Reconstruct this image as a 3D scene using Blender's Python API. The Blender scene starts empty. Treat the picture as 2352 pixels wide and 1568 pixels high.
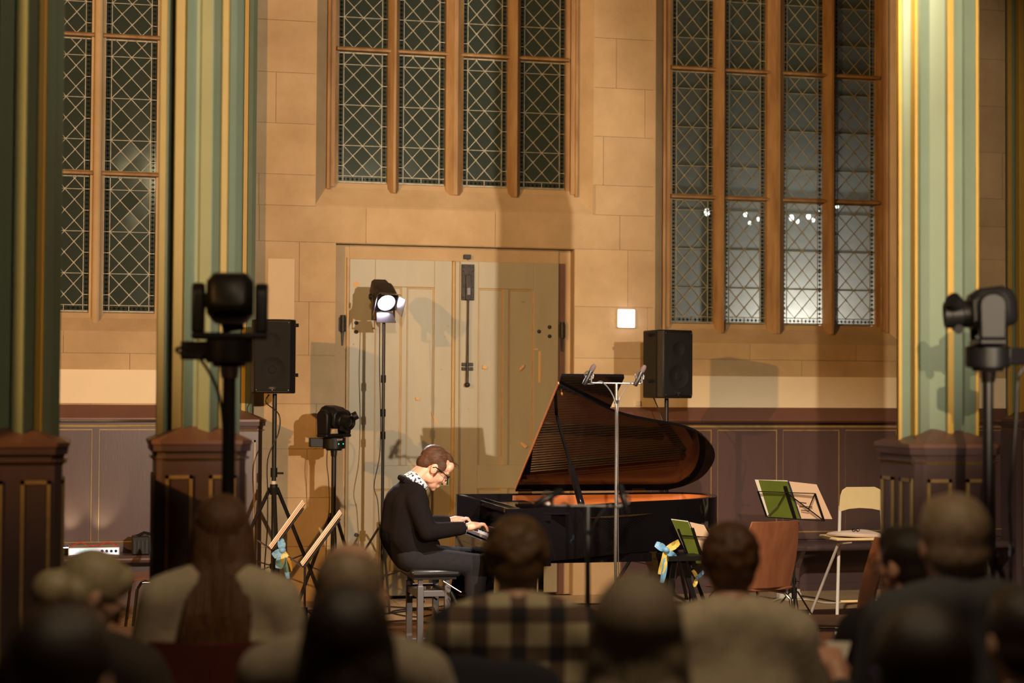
import bpy, math, random
from math import pi, sin, cos, tan, radians as R
from mathutils import Vector as V, Matrix, Euler
random.seed(11)
sc = bpy.context.scene
COL = sc.collection

# ------------------------------------------------------------------ camera
# world: x runs along the stone wall to the right, y away from the audience, z up
FPX, CX, CY, HCAM = 4000.0, 1176.0, 784.0, 1.72
TH, PT, RO = math.atan(4000 / 16500.0), math.atan(106 / 4000.0), 0.006
fw = V((sin(TH) * cos(PT), cos(TH) * cos(PT), sin(PT)))
r0 = V((cos(TH), -sin(TH), 0)); u0 = r0.cross(fw)
rt = r0 * cos(RO) + u0 * sin(RO); up = u0 * cos(RO) - r0 * sin(RO)
ORG = V((0, 0, HCAM))
cam_d = bpy.data.cameras.new('camera'); cam = bpy.data.objects.new('camera', cam_d); COL.objects.link(cam)
cam_d.sensor_width = 36.0; cam_d.lens = FPX / 2352.0 * 36.0; cam_d.clip_end = 200
m = Matrix.Identity(4)
for i in range(3):
    m[i][0], m[i][1], m[i][2], m[i][3] = rt[i], up[i], -fw[i], ORG[i]
cam.matrix_world = m
cam_d.dof.use_dof = True; cam_d.dof.focus_distance = 11.7; cam_d.dof.aperture_fstop = 1.55
sc.camera = cam

def at(px, py, D=None, Y=None, Z=None):
    """a point of the place seen in direction (px, py), at view depth D, on plane y=Y or at height Z"""
    d = fw + rt * ((px - CX) / FPX) - up * ((py - CY) / FPX)
    k = D if D is not None else (Y / d.y if Y is not None else (Z - HCAM) / d.z)
    return ORG + d * k
def camxy(Xc, Zc):           # camera-side coordinates (right, forward) to world x, y
    return (Xc * cos(TH) + Zc * sin(TH), -Xc * sin(TH) + Zc * cos(TH))

# ------------------------------------------------------------------ world and stage light
w = bpy.data.worlds.new('hall_gloom'); sc.world = w; w.use_nodes = True
w.node_tree.nodes['Background'].inputs[0].default_value = (1.0, 0.62, 0.34, 1)
w.node_tree.nodes['Background'].inputs[1].default_value = 0.018
sc.view_settings.view_transform = 'Standard'; sc.view_settings.look = 'None'
sc.view_settings.exposure = -0.08; sc.view_settings.gamma = 1.0
sc.view_settings.use_curve_mapping = False

def spot(name, loc, target, watts, color, size, blend=0.2, radius=0.06):
    l = bpy.data.lights.new(name, 'SPOT'); o = bpy.data.objects.new(name, l); COL.objects.link(o)
    l.energy = watts; l.color = color; l.spot_size = R(size); l.spot_blend = blend; l.shadow_soft_size = radius
    o.location = loc
    o.rotation_euler = (V(target) - V(loc)).to_track_quat('-Z', 'Y').to_euler()
    return o
spot('key_spot', (4.45, -5.0, 3.9), (1.45, 14.0, 2.95), 8000, (1.0, 0.82, 0.62), 22.5, 0.5, 0.05)
spot('key_spot_right', (-1.0, -5.0, 3.9), (5.2, 14.0, 3.0), 5300, (1.0, 0.74, 0.46), 21, 0.5, 0.05)
spot('amber_spot', (-7.4, 2.6, 5.0), (4.0, 13.9, 4.6), 5000, (1.0, 0.49, 0.13), 51, 0.4, 0.10)
TX, TY = camxy(0.9, 6.2)
spot('stage_top_spot', (TX, TY, 5.6), (4.9, 11.5, 0.6), 2500, (1.0, 0.82, 0.60), 34, 0.7, 0.08)
spot('pianist_special', (3.1, 5.8, 5.5), (2.52, 11.2, 0.95), 2600, (1.0, 0.86, 0.72), 15, 0.6, 0.05)
hl_ = bpy.data.lights.new('audience_fill', 'POINT'); ho_ = bpy.data.objects.new('audience_fill', hl_); COL.objects.link(ho_)  # unseen warm fill light, added overhead to brighten the audience
hl_.energy = 230; hl_.color = (1.0, 0.74, 0.44); hl_.shadow_soft_size = 0.25
HX, HY = camxy(0.5, 3.3); ho_.location = (HX, HY, 4.7)

# ------------------------------------------------------------------ helpers
class MB:
    """collects shapes; build() links them as one mesh object"""
    def __init__(s): s.v = []; s.f = []
    def add(s, vs, fs):
        b = len(s.v); s.v += [V(p) for p in vs]; s.f += [tuple(b + i for i in f) for f in fs]; return s
    def box(s, c, d, rot=None):
        x, y, z = d[0] / 2, d[1] / 2, d[2] / 2
        vs = [V((a * x, b * y, e * z)) for e in (-1, 1) for b in (-1, 1) for a in (-1, 1)]
        if rot is not None:
            q = rot if isinstance(rot, Matrix) else Euler(rot).to_matrix()
            vs = [q @ p for p in vs]
        c = V(c)
        return s.add([p + c for p in vs], [(0, 2, 3, 1), (4, 5, 7, 6), (0, 1, 5, 4), (2, 6, 7, 3), (0, 4, 6, 2), (1, 3, 7, 5)])
    def bx(s, x0, x1, y0, y1, z0, z1):
        return s.box(((x0 + x1) / 2, (y0 + y1) / 2, (z0 + z1) / 2), (abs(x1 - x0), abs(y1 - y0), abs(z1 - z0)))
    def bar(s, p0, p1, wd, ht, upv=(0, 0, 1)):
        p0, p1 = V(p0), V(p1); d = p1 - p0; L = d.length; d.normalize()
        u = V(upv); a = d.cross(u)
        if a.length < 1e-4: a = d.cross(V((1, 0, 0)))
        a.normalize(); b = a.cross(d)
        q = Matrix((d, a, b)).transposed()
        return s.box((p0 + p1) / 2, (L, wd, ht), q)
    def ring(s, c, d, r, n, ref=None):
        d = d.normalized(); a = (ref or V((0, 0, 1))).cross(d)
        if a.length < 1e-3: a = V((1, 0, 0)).cross(d)
        a.normalize(); b = d.cross(a)
        rx, ry = r if isinstance(r, tuple) else (r, r)
        return [c + a * (rx * cos(2 * pi * i / n)) + b * (ry * sin(2 * pi * i / n)) for i in range(n)]
    def loft(s, rings, caps=True):
        n = len(rings[0]); b = len(s.v)
        for r in rings: s.v += [V(p) for p in r]
        for k in range(len(rings) - 1):
            for i in range(n):
                j = (i + 1) % n
                s.f.append((b + k * n + i, b + k * n + j, b + (k + 1) * n + j, b + (k + 1) * n + i))
        if caps:
            s.f.append(tuple(b + i for i in reversed(range(n))))
            e = b + (len(rings) - 1) * n
            s.f.append(tuple(e + i for i in range(n)))
        return s
    def cyl(s, p0, p1, ra, rb=None, n=14):
        p0, p1 = V(p0), V(p1); rb = ra if rb is None else rb; d = p1 - p0
        return s.loft([s.ring(p0, d, ra, n), s.ring(p1, d, rb, n)])
    def tube(s, pts, r, n=6):
        pts = [V(p) for p in pts]; rs = r if isinstance(r, (list, tuple)) else [r] * len(pts)
        rings = []; ref = V((0.13, 0.21, 0.97))
        for i, p in enumerate(pts):
            d = pts[min(i + 1, len(pts) - 1)] - pts[max(i - 1, 0)]
            rings.append(s.ring(p, d, rs[i], n, ref))
        return s.loft(rings)
    def lathe(s, c, prof, axis=(0, 0, 1), n=20):
        c = V(c); ax = V(axis).normalized()
        return s.loft([s.ring(c + ax * h, ax, max(r, 1e-4), n) for r, h in prof])
    def ell(s, c, r, rot=None, nu=16, nv=10):
        c = V(c); q = Euler(rot).to_matrix() if rot else None; rings = []
        for k in range(nv + 1):
            t = pi * (0.02 + 0.96 * k / nv); rg = []
            for i in range(nu):
                a = 2 * pi * i / nu
                p = V((r[0] * sin(t) * cos(a), r[1] * sin(t) * sin(a), -r[2] * cos(t)))
                rg.append((q @ p if q else p) + c)
            rings.append(rg)
        return s.loft(rings)
    def cap(s, p0, p1, ra, rb, n=14):
        """tapered limb with round ends"""
        p0, p1 = V(p0), V(p1); d = p1 - p0; L = d.length
        if L < 1e-5: return s.ell(p0, (ra, ra, ra))
        u = d / L; rings = []
        for k in range(5):
            t = pi / 2 * (1 - k / 4.0); rings.append(s.ring(p0 - u * (ra * sin(t)), d, max(ra * cos(t), .0008), n))
        for k in range(5):
            t = pi / 2 * k / 4.0; rings.append(s.ring(p1 + u * (rb * sin(t)), d, max(rb * cos(t), .0008), n))
        return s.loft(rings)
    def limb(s, pts, rs, n=14):
        for i in range(len(pts) - 1): s.cap(pts[i], pts[i + 1], rs[i], rs[i + 1], n)
        return s
    def prism(s, poly, h0, h1, fn=None):
        """poly (a,b) extruded between h0 and h1; fn maps (a,b,h) to a point"""
        fn = fn or (lambda a, b, h: (a, b, h)); n = len(poly)
        area = sum(poly[i][0] * poly[(i + 1) % n][1] - poly[(i + 1) % n][0] * poly[i][1] for i in range(n))
        if area < 0: poly = poly[::-1]
        vs = [fn(a, b, h0) for a, b in poly] + [fn(a, b, h1) for a, b in poly]
        fs = [tuple(reversed(range(n))), tuple(range(n, 2 * n))]
        fs += [(i, (i + 1) % n, n + (i + 1) % n, n + i) for i in range(n)]
        return s.add(vs, fs)
    def xf(s, M, start=0):
        for i in range(start, len(s.v)): s.v[i] = M @ s.v[i]
        return s
    def mesh(s, name, smooth=True, ang=38):
        me = bpy.data.meshes.new(name); me.from_pydata([tuple(p) for p in s.v], [], s.f); me.validate()
        if smooth:
            me.polygons.foreach_set('use_smooth', [True] * len(me.polygons))
            me.set_sharp_from_angle(angle=R(ang))
        me.update(); return me
    def build(s, name, mt, parent=None, smooth=True, bevel=0, world=True, remesh=0, soft=0, ang=38):
        if parent is not None and world:
            inv = wmat(parent).inverted(); s.xf(inv)
        me = s.mesh(name, smooth, ang)
        o = bpy.data.objects.new(name, me); COL.objects.link(o)
        if mt: me.materials.append(MAT[mt] if isinstance(mt, str) else mt)
        if parent is not None: o.parent = parent
        if remesh:
            q = o.modifiers.new('remesh', 'REMESH'); q.mode = 'VOXEL'; q.voxel_size = remesh; q.use_smooth_shade = True
            if soft:
                q = o.modifiers.new('smooth', 'SMOOTH'); q.iterations = soft; q.factor = 0.5
        if bevel:
            q = o.modifiers.new('bevel', 'BEVEL'); q.width = bevel; q.segments = 2; q.limit_method = 'ANGLE'; q.angle_limit = R(40)
        return o
def wmat(o):
    mw = o.matrix_basis.copy()
    while o.parent is not None:
        o = o.parent; mw = o.matrix_basis @ mw
    return mw
def tag(o, label=None, cat=None, group=None, kind=None):
    if label: o['label'] = label
    if cat: o['category'] = cat
    if group: o['group'] = group
    if kind: o['kind'] = kind
    return o
def thing(name, label, cat, loc=(0, 0, 0), rz=0, group=None):
    o = bpy.data.objects.new(name, None); COL.objects.link(o)
    o.location = loc; o.rotation_euler = (0, 0, rz); o.empty_display_size = 0.1
    return tag(o, label, cat, group)
def inst(name, me, parent, loc=(0, 0, 0), rot=None, mt=None):
    """one more piece that shares a mesh; loc in the parent's space"""
    o = bpy.data.objects.new(name, me); COL.objects.link(o); o.parent = parent; o.location = loc
    if rot: o.rotation_euler = rot
    return o
def text_mesh(name, body, size, mt, parent, M, depth=0.0008):
    c = bpy.data.curves.new(name, 'FONT'); c.body = body; c.size = size; c.align_x = 'CENTER'; c.align_y = 'CENTER'; c.extrude = depth
    c.resolution_u = 3
    t = bpy.data.objects.new(name + '_tmp', c); COL.objects.link(t)
    dg = bpy.context.evaluated_depsgraph_get(); me = bpy.data.meshes.new_from_object(t.evaluated_get(dg))
    bpy.data.objects.remove(t); bpy.data.curves.remove(c)
    me.name = name; me.transform(wmat(parent).inverted() @ M if parent else M)
    me.materials.clear(); me.materials.append(MAT[mt])
    o = bpy.data.objects.new(name, me); COL.objects.link(o); o.parent = parent
    return o

# ------------------------------------------------------------------ materials
MAT = {}
mat_patch = None
def mat(name, col, rough=0.6, metal=0.0, spec=0.5, coat=0.0, var=0.0, vscale=6.0, bump=0.0, bscale=40.0, col2=None,
        stretch=(1, 1, 1), rand=0.0, emit=None, estr=0.0, trans=0.0, sheen=0.0, sss=0.0):
    mt = bpy.data.materials.new(name); mt.use_nodes = True; nt = mt.node_tree; N = nt.nodes; L = nt.links
    b = N['Principled BSDF']
    b.inputs['Roughness'].default_value = rough; b.inputs['Metallic'].default_value = metal
    b.inputs['Specular IOR Level'].default_value = spec; b.inputs['Coat Weight'].default_value = coat
    b.inputs['Coat Roughness'].default_value = 0.06
    b.inputs['Transmission Weight'].default_value = trans
    b.inputs['Sheen Weight'].default_value = sheen
    if sss:
        b.inputs['Subsurface Weight'].default_value = sss; b.inputs['Subsurface Radius'].default_value = (0.02, 0.008, 0.004)
    if emit:
        b.inputs['Emission Color'].default_value = (*emit, 1); b.inputs['Emission Strength'].default_value = estr
    src = None
    tc = N.new('ShaderNodeTexCoord'); mp = N.new('ShaderNodeMapping'); mp.inputs['Scale'].default_value = stretch
    L.new(tc.outputs['Object'], mp.inputs['Vector'])
    if var or col2:
        nz = N.new('ShaderNodeTexNoise'); nz.inputs['Scale'].default_value = vscale; nz.inputs['Detail'].default_value = 6
        nz.inputs['Roughness'].default_value = 0.62
        L.new(mp.outputs[0], nz.inputs['Vector'])
        mx = N.new('ShaderNodeMix'); mx.data_type = 'RGBA'
        c2 = col2 if col2 else tuple(c * (1 - var) for c in col)
        c1 = col if col2 else tuple(min(1, c * (1 + var)) for c in col)
        mx.inputs['A'].default_value = (*c1, 1); mx.inputs['B'].default_value = (*c2, 1)
        rp = N.new('ShaderNodeMapRange'); rp.inputs['From Min'].default_value = 0.32; rp.inputs['From Max'].default_value = 0.68
        L.new(nz.outputs['Fac'], rp.inputs['Value']); L.new(rp.outputs[0], mx.inputs['Factor'])
        src = mx.outputs['Result']
    if rand:
        oi = N.new('ShaderNodeObjectInfo'); hs = N.new('ShaderNodeHueSaturation')
        mr = N.new('ShaderNodeMapRange'); mr.inputs['To Min'].default_value = 1 - rand; mr.inputs['To Max'].default_value = 1 + rand
        L.new(oi.outputs['Random'], mr.inputs['Value']); L.new(mr.outputs[0], hs.inputs['Value'])
        if src: L.new(src, hs.inputs['Color'])
        else: hs.inputs['Color'].default_value = (*col, 1)
        src = hs.outputs['Color']
    if src: L.new(src, b.inputs['Base Color'])
    else: b.inputs['Base Color'].default_value = (*col, 1)
    if bump:
        bz = N.new('ShaderNodeTexNoise'); bz.inputs['Scale'].default_value = bscale; bz.inputs['Detail'].default_value = 5
        L.new(mp.outputs[0], bz.inputs['Vector'])
        bn = N.new('ShaderNodeBump'); bn.inputs['Strength'].default_value = bump; bn.inputs['Distance'].default_value = 0.01
        L.new(bz.outputs['Fac'], bn.inputs['Height']); L.new(bn.outputs[0], b.inputs['Normal'])
    MAT[name] = mt
    return mt
mat('stone', (0.54, 0.40, 0.245), 0.85, var=0, col2=(0.40, 0.28, 0.155), vscale=1.7, bump=0.25, bscale=55, rand=0.055)
mat('stone_patch', (0.60, 0.47, 0.32), 0.85, var=0.04, vscale=3)
mat('mortar', (0.44, 0.32, 0.19), 0.95)
mat('cream', (0.80, 0.69, 0.52), 0.75, var=0.03, vscale=3)
mat('door_paint', (0.335, 0.292, 0.195), 0.42, var=0.10, vscale=3, stretch=(1, 1, .25), bump=0.06, bscale=30)
mat('door_ochre', (0.40, 0.25, 0.085), 0.5, var=0.12, vscale=12)
mat('bare_wood', (0.62, 0.36, 0.14), 0.7)
mat('iron', (0.045, 0.038, 0.034), 0.55, metal=0.6, var=0.3, vscale=30, bump=0.3, bscale=60)
mat('wainscot', (0.090, 0.057, 0.059), 0.32, var=0.10, vscale=5, stretch=(1, 1, .2), bump=0.03, bscale=60)
mat('wainscot_cap', (0.150, 0.074, 0.056), 0.38, var=0.08, vscale=5)
mat('gilt_bead', (0.30, 0.205, 0.085), 0.35, var=0.15, vscale=20)
mat('pier_green', (0.175, 0.228, 0.165), 0.55, var=0.05, vscale=4)
mat('pier_yellow', (0.43, 0.27, 0.045), 0.5, var=0.05, vscale=8)
mat('lead', (0.33, 0.31, 0.235), 0.5, metal=0.2, var=0.2, vscale=20)
mat('oak_window', (0.42, 0.27, 0.13), 0.7, col2=(0.24, 0.125, 0.05), vscale=5, stretch=(2, 2, .35), bump=0.2, bscale=30)
mat('plank', (0.195, 0.085, 0.042), 0.26, col2=(0.115, 0.045, 0.022), vscale=4, stretch=(.25, 3, 1), bump=0.05, bscale=30, rand=0.16)
mat('flagstone', (0.46, 0.33, 0.20), 0.6, col2=(0.36, 0.24, 0.135), vscale=3, bump=0.12, bscale=30, rand=0.07)
mat('grout', (0.10, 0.065, 0.04), 0.9)
mat('black_lacquer', (0.006, 0.005, 0.006), 0.05, spec=0.42)
mat('black_plastic', (0.008, 0.0075, 0.008), 0.45, spec=0.28)
mat('black_metal', (0.018, 0.016, 0.016), 0.34, metal=0.3)
mat('grille', (0.010, 0.009, 0.009), 0.62, spec=0.2, bump=0.3, bscale=400)
mat('chrome', (0.62, 0.60, 0.58), 0.14, metal=1.0)
mat('steel', (0.36, 0.35, 0.35), 0.30, metal=0.9)
mat('soundboard', (0.56, 0.19, 0.055), 0.28, coat=0.4, col2=(0.42, 0.115, 0.03), vscale=4, stretch=(.5, 6, 6))
mat('plate_gold', (0.40, 0.21, 0.06), 0.34, metal=0.75)
mat('string', (0.70, 0.42, 0.20), 0.25, metal=1.0)
mat('ivory', (0.78, 0.74, 0.66), 0.22)
mat('ebony', (0.010, 0.010, 0.011), 0.20)
mat('red_felt', (0.40, 0.02, 0.015), 0.9)
mat('leather', (0.014, 0.012, 0.012), 0.33, bump=0.08, bscale=150)
mat('grey_steel', (0.105, 0.102, 0.110), 0.42, metal=0.25)
mat('skin', (0.66, 0.36, 0.25), 0.46, sss=0.12, var=0.05, vscale=25)
mat('skin_pale', (0.56, 0.33, 0.23), 0.5, sss=0.1, var=0.05, vscale=25)
mat('hair_brown', (0.105, 0.048, 0.024), 0.6, spec=0.25, col2=(0.045, 0.020, 0.010), vscale=60, stretch=(.25, 1, 1), bump=0.4, bscale=120)
mat('jacket', (0.0090, 0.0063, 0.0063), 0.95, spec=0.12, var=0.08, vscale=40, bump=0.1, bscale=300)
mat('trousers', (0.018, 0.017, 0.020), 0.9, spec=0.15, var=0.1, vscale=30)
mat('shoe', (0.012, 0.010, 0.010), 0.3)
mat('shirt_pattern', (0.74, 0.74, 0.78), 0.7)
mat('spectacle', (0.010, 0.009, 0.010), 0.2)
mat('cloth_beige', (0.56, 0.47, 0.34), 0.92, sheen=0.2, var=0.1, vscale=25, bump=0.25, bscale=160)
mat('cloth_greybeige', (0.30, 0.25, 0.19), 0.92, sheen=0.2, var=0.1, vscale=25)
mat('cloth_dark', (0.018, 0.019, 0.026), 0.9)
mat('cloth_black', (0.010, 0.009, 0.010), 0.9)
mat('cloth_slate', (0.055, 0.056, 0.062), 0.9, var=0.1, vscale=20)
mat('cloth_brown', (0.045, 0.030, 0.022), 0.9)
mat('hair_red', (0.20, 0.095, 0.045), 0.45, col2=(0.075, 0.028, 0.014), vscale=40, stretch=(4, 4, .12), bump=0.5, bscale=60)
mat('hair_blond', (0.46, 0.38, 0.24), 0.5, col2=(0.34, 0.27, 0.16), vscale=40, stretch=(1, 1, .3), bump=0.4, bscale=60)
mat('hair_dark', (0.030, 0.017, 0.011), 0.45, col2=(0.016, 0.009, 0.006), vscale=40, stretch=(4, 4, .15), bump=0.4, bscale=60)
mat('hair_auburn', (0.13, 0.055, 0.025), 0.55, col2=(0.070, 0.028, 0.012), vscale=35, bump=0.6, bscale=60)
mat('hair_ginger', (0.15, 0.080, 0.035), 0.55, col2=(0.090, 0.045, 0.020), vscale=25, bump=0.6, bscale=50)
mat('hair_grey', (0.24, 0.19, 0.13), 0.55, col2=(0.15, 0.11, 0.075), vscale=40, stretch=(4, 4, .15), bump=0.4, bscale=60)
mat('hair_thin', (0.30, 0.22, 0.15), 0.55, col2=(0.20, 0.13, 0.08), vscale=40, bump=0.4, bscale=70)
mat('chair_red', (0.17, 0.034, 0.022), 0.8, var=0.1, vscale=30)
mat('chair_wood', (0.235, 0.095, 0.050), 0.42, col2=(0.17, 0.062, 0.032), vscale=5, stretch=(3, 3, .3))
mat('chair_pad', (0.075, 0.050, 0.050), 0.9)
mat('birch', (0.90, 0.70, 0.38), 0.42, var=0.05, vscale=6)
mat('white_metal', (0.70, 0.64, 0.58), 0.35)
mat('cushion', (0.74, 0.58, 0.50), 0.9, var=0.05, vscale=12)
mat('paper', (0.80, 0.74, 0.66), 0.8)
mat('paper_peach', (0.78, 0.54, 0.38), 0.8)
mat('cover_green', (0.115, 0.145, 0.018), 0.45, var=0.1, vscale=10)
mat('spiral_blue', (0.03, 0.035, 0.12), 0.4)
mat('ink', (0.06, 0.03, 0.03), 0.8)
mat('ribbon_blue', (0.22, 0.48, 0.78), 0.45)
mat('ribbon_yellow', (0.86, 0.62, 0.14), 0.45)
mat('cable', (0.012, 0.011, 0.011), 0.5)
mat('cable_white', (0.62, 0.54, 0.42), 0.5)
mat('cable_red', (0.55, 0.03, 0.02), 0.5)
mat('white_plastic', (0.66, 0.62, 0.56), 0.4)
mat('sign_green', (0.01, 0.20, 0.075), 0.4)
mat('led_green', (0.02, 0.3, 0.1), 0.4, emit=(0.05, 1.0, 0.5), estr=3)
mat('led_white', (0.7, 0.7, 0.75), 0.4, emit=(0.8, 0.85, 1.0), estr=1.6)
mat('lens_glow', (0.9, 0.88, 1), 0.3, emit=(0.86, 0.78, 1.0), estr=14)
mat('lamp_glow', (0.9, 0.88, 1), 0.3, emit=(0.92, 0.86, 1.0), estr=5)
mat('bulb_glow', (1, 1, 1), 0.3, emit=(1.0, 0.96, 0.88), estr=22)
mat('lens_glass', (0.01, 0.01, 0.012), 0.05, coat=1.0)
mat('render_wall', (0.66, 0.66, 0.70), 0.9)

def node_mat(name):
    mt = bpy.data.materials.new(name); mt.use_nodes = True; MAT[name] = mt
    return mt.node_tree, mt.node_tree.nodes, mt.node_tree.links
# old leaded glass: clear, slightly hazy with grime, and reflecting
def glass_mat(name, crosses):
    nt, N, L = node_mat(name); N.remove(N['Principled BSDF']); out = N['Material Output']
    tr = N.new('ShaderNodeBsdfTransparent'); tr.inputs[0].default_value = (0.66, 0.74, 0.72, 1)
    tl = N.new('ShaderNodeBsdfTranslucent'); tl.inputs[0].default_value = (0.66, 0.64, 0.61, 1)
    gl = N.new('ShaderNodeBsdfGlossy'); gl.inputs['Roughness'].default_value = 0.08; gl.inputs[0].default_value = (0.8, 0.9, 0.85, 1)
    df = N.new('ShaderNodeBsdfDiffuse'); df.inputs[0].default_value = (0.075, 0.115, 0.105, 1)
    tc = N.new('ShaderNodeTexCoord'); nz = N.new('ShaderNodeTexNoise'); nz.inputs['Scale'].default_value = 5; nz.inputs['Detail'].default_value = 6
    L.new(tc.outputs['Object'], nz.inputs['Vector'])
    bn = N.new('ShaderNodeBump'); bn.inputs['Strength'].default_value = 0.08; L.new(nz.outputs['Fac'], bn.inputs['Height']); L.new(bn.outputs[0], gl.inputs['Normal'])
    mr = N.new('ShaderNodeMapRange'); mr.inputs['To Min'].default_value = 0.22; mr.inputs['To Max'].default_value = 0.5; L.new(nz.outputs['Fac'], mr.inputs['Value'])
    a = N.new('ShaderNodeMixShader'); L.new(mr.outputs[0], a.inputs[0]); L.new(tr.outputs[0], a.inputs[1]); L.new(tl.outputs[0], a.inputs[2])
    b = N.new('ShaderNodeMixShader'); b.inputs[0].default_value = 0.22; L.new(a.outputs[0], b.inputs[1]); L.new(df.outputs[0], b.inputs[2])
    c = N.new('ShaderNodeMixShader'); c.inputs[0].default_value = 0.09; L.new(b.outputs[0], c.inputs[1]); L.new(gl.outputs[0], c.inputs[2])
    res = c.outputs[0]
    if crosses:      # painted border quarries: a row of small black crosses
        def M(op, x, y=None):
            q = N.new('ShaderNodeMath'); q.operation = op
            for i, k in enumerate((x, y)):
                if k is None: continue
                if isinstance(k, (int, float)): q.inputs[i].default_value = k
                else: L.new(k, q.inputs[i])
            return q.outputs[0]
        sx = N.new('ShaderNodeSeparateXYZ'); L.new(tc.outputs['Object'], sx.inputs[0])
        P = 0.0365
        u = M('ABSOLUTE', M('SUBTRACT', M('FRACT', M('ADD', M('DIVIDE', sx.outputs[0], P), 100.5)), 0.5))
        v = M('ABSOLUTE', M('SUBTRACT', M('FRACT', M('ADD', M('DIVIDE', sx.outputs[2], P), 100.5)), 0.5))
        arm1 = M('MULTIPLY', M('LESS_THAN', u, 0.11), M('LESS_THAN', v, 0.36))
        arm2 = M('MULTIPLY', M('LESS_THAN', v, 0.11), M('LESS_THAN', u, 0.36))
        k = M('MAXIMUM', arm1, arm2)
        bk = N.new('ShaderNodeBsdfDiffuse'); bk.inputs[0].default_value = (0.012, 0.011, 0.010, 1)
        d = N.new('ShaderNodeMixShader'); L.new(k, d.inputs[0]); L.new(res, d.inputs[1]); L.new(bk.outputs[0], d.inputs[2]); res = d.outputs[0]
    L.new(res, out.inputs[0])
glass_mat('quarry_glass', False); glass_mat('border_glass', True)
# checked shirt
nt, N, L = node_mat('plaid'); b = N['Principled BSDF']; b.inputs['Roughness'].default_value = 0.9
tc = N.new('ShaderNodeTexCoord'); sx = N.new('ShaderNodeSeparateXYZ'); L.new(tc.outputs['Object'], sx.inputs[0])
def mth(op, x, y=None):
    q = N.new('ShaderNodeMath'); q.operation = op
    for i, k in enumerate((x, y)):
        if k is None: continue
        if isinstance(k, (int, float)): q.inputs[i].default_value = k
        else: L.new(k, q.inputs[i])
    return q.outputs[0]
ca = mth('LESS_THAN', mth('FRACT', mth('ADD', mth('DIVIDE', sx.outputs[0], 0.115), 50.2)), 0.42)
cb = mth('LESS_THAN', mth('FRACT', mth('ADD', mth('DIVIDE', sx.outputs[2], 0.115), 50.1)), 0.42)
cs = mth('MULTIPLY', mth('ADD', ca, cb), 0.5)
rp = N.new('ShaderNodeValToRGB'); L.new(cs, rp.inputs[0])
rp.color_ramp.interpolation = 'CONSTANT'
rp.color_ramp.elements[0].color = (0.46, 0.40, 0.27, 1); rp.color_ramp.elements[0].position = 0
rp.color_ramp.elements[1].color = (0.018, 0.018, 0.026, 1); rp.color_ramp.elements[1].position = 0.9
e = rp.color_ramp.elements.new(0.4); e.color = (0.13, 0.085, 0.065, 1)
L.new(rp.outputs[0], b.inputs['Base Color'])
# printed shirt: black blots on white
nt, N, L = MAT['shirt_pattern'].node_tree, MAT['shirt_pattern'].node_tree.nodes, MAT['shirt_pattern'].node_tree.links
vz = N.new('ShaderNodeTexNoise'); vz.inputs['Scale'].default_value = 60; tc = N.new('ShaderNodeTexCoord'); L.new(tc.outputs['Object'], vz.inputs['Vector'])
rp = N.new('ShaderNodeValToRGB'); rp.color_ramp.interpolation = 'CONSTANT'
rp.color_ramp.elements[0].color = (0.02, 0.02, 0.04, 1); rp.color_ramp.elements[1].color = (0.76, 0.76, 0.80, 1); rp.color_ramp.elements[1].position = 0.47
L.new(vz.outputs['Fac'], rp.inputs[0]); L.new(rp.outputs[0], N['Principled BSDF'].inputs['Base Color'])
# ================================================================== SETTING
YW, YG = 13.97, 14.15          # front of the stone wall, plane of the glass
def wx(px, py=700, Y=YW): return at(px, py, Y=Y).x
def wz(py, px=1176, Y=YW): return at(px, py, Y=Y).z

# ---- floor: boards in front, stone flags along the wall
YB = 12.75
fl = MB().bx(-7, 12, -4, 14.4, -0.12, -0.022).build('floor', 'grout', smooth=False)
tag(fl, 'hall floor of red-brown boards with stone flags along the wall', 'floor', kind='structure')
pl_mesh = {}
for k in range(3):
    L_ = (1.9, 2.3, 2.7)[k]
    pl_mesh[k] = (MB().bx(-L_ / 2 + .002, L_ / 2 - .002, -.068, .068, -.03, 0).mesh('floor_plank', False), L_)
    pl_mesh[k][0].materials.append(MAT['plank'])
row = 0; y = YB - 0.07; n_pl = 0
while y > 5.2:
    x = -1.6 - random.random() * 1.6; lim = 6.6
    while x < lim:
        k = random.randrange(3); me, L_ = pl_mesh[k]
        if n_pl < 296 and x + L_ > -1.0 * 0 - 0.9:
            inst('floor_plank', me, fl, (x + L_ / 2, y, random.uniform(-.0006, .0006))); n_pl += 1
        x += L_
    y -= 0.14
rest = MB()
yy = y
while yy > -3.5:
    x = -5 - random.random()
    while x < 9: rest.bx(x + .002, x + 2.3, yy - .068, yy + .068, -.03, 0); x += 2.3
    yy -= 0.14
for yy in [YB - 0.07 - 0.14 * i for i in range(int((YB - 5.2) / .14))]:
    for a, b_ in ((-6.9, -3.3), (9.4, 11.9)): rest.bx(a, b_, yy - .068, yy + .068, -.03, -.001)
o = rest.build('plank_field', 'plank', fl, False); tag(o, kind='stuff')
fs = MB().bx(-.298, .298, -.208, .208, -.03, 0).mesh('flagstone', False); fs.materials.append(MAT['flagstone'])
for j in range(3):
    for i in range(-6, 16):
        inst('flagstone', fs, fl, (i * .6 + .3 * (j % 2) + .3, YB + .21 + j * .42, random.uniform(-.001, .001)))

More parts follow.
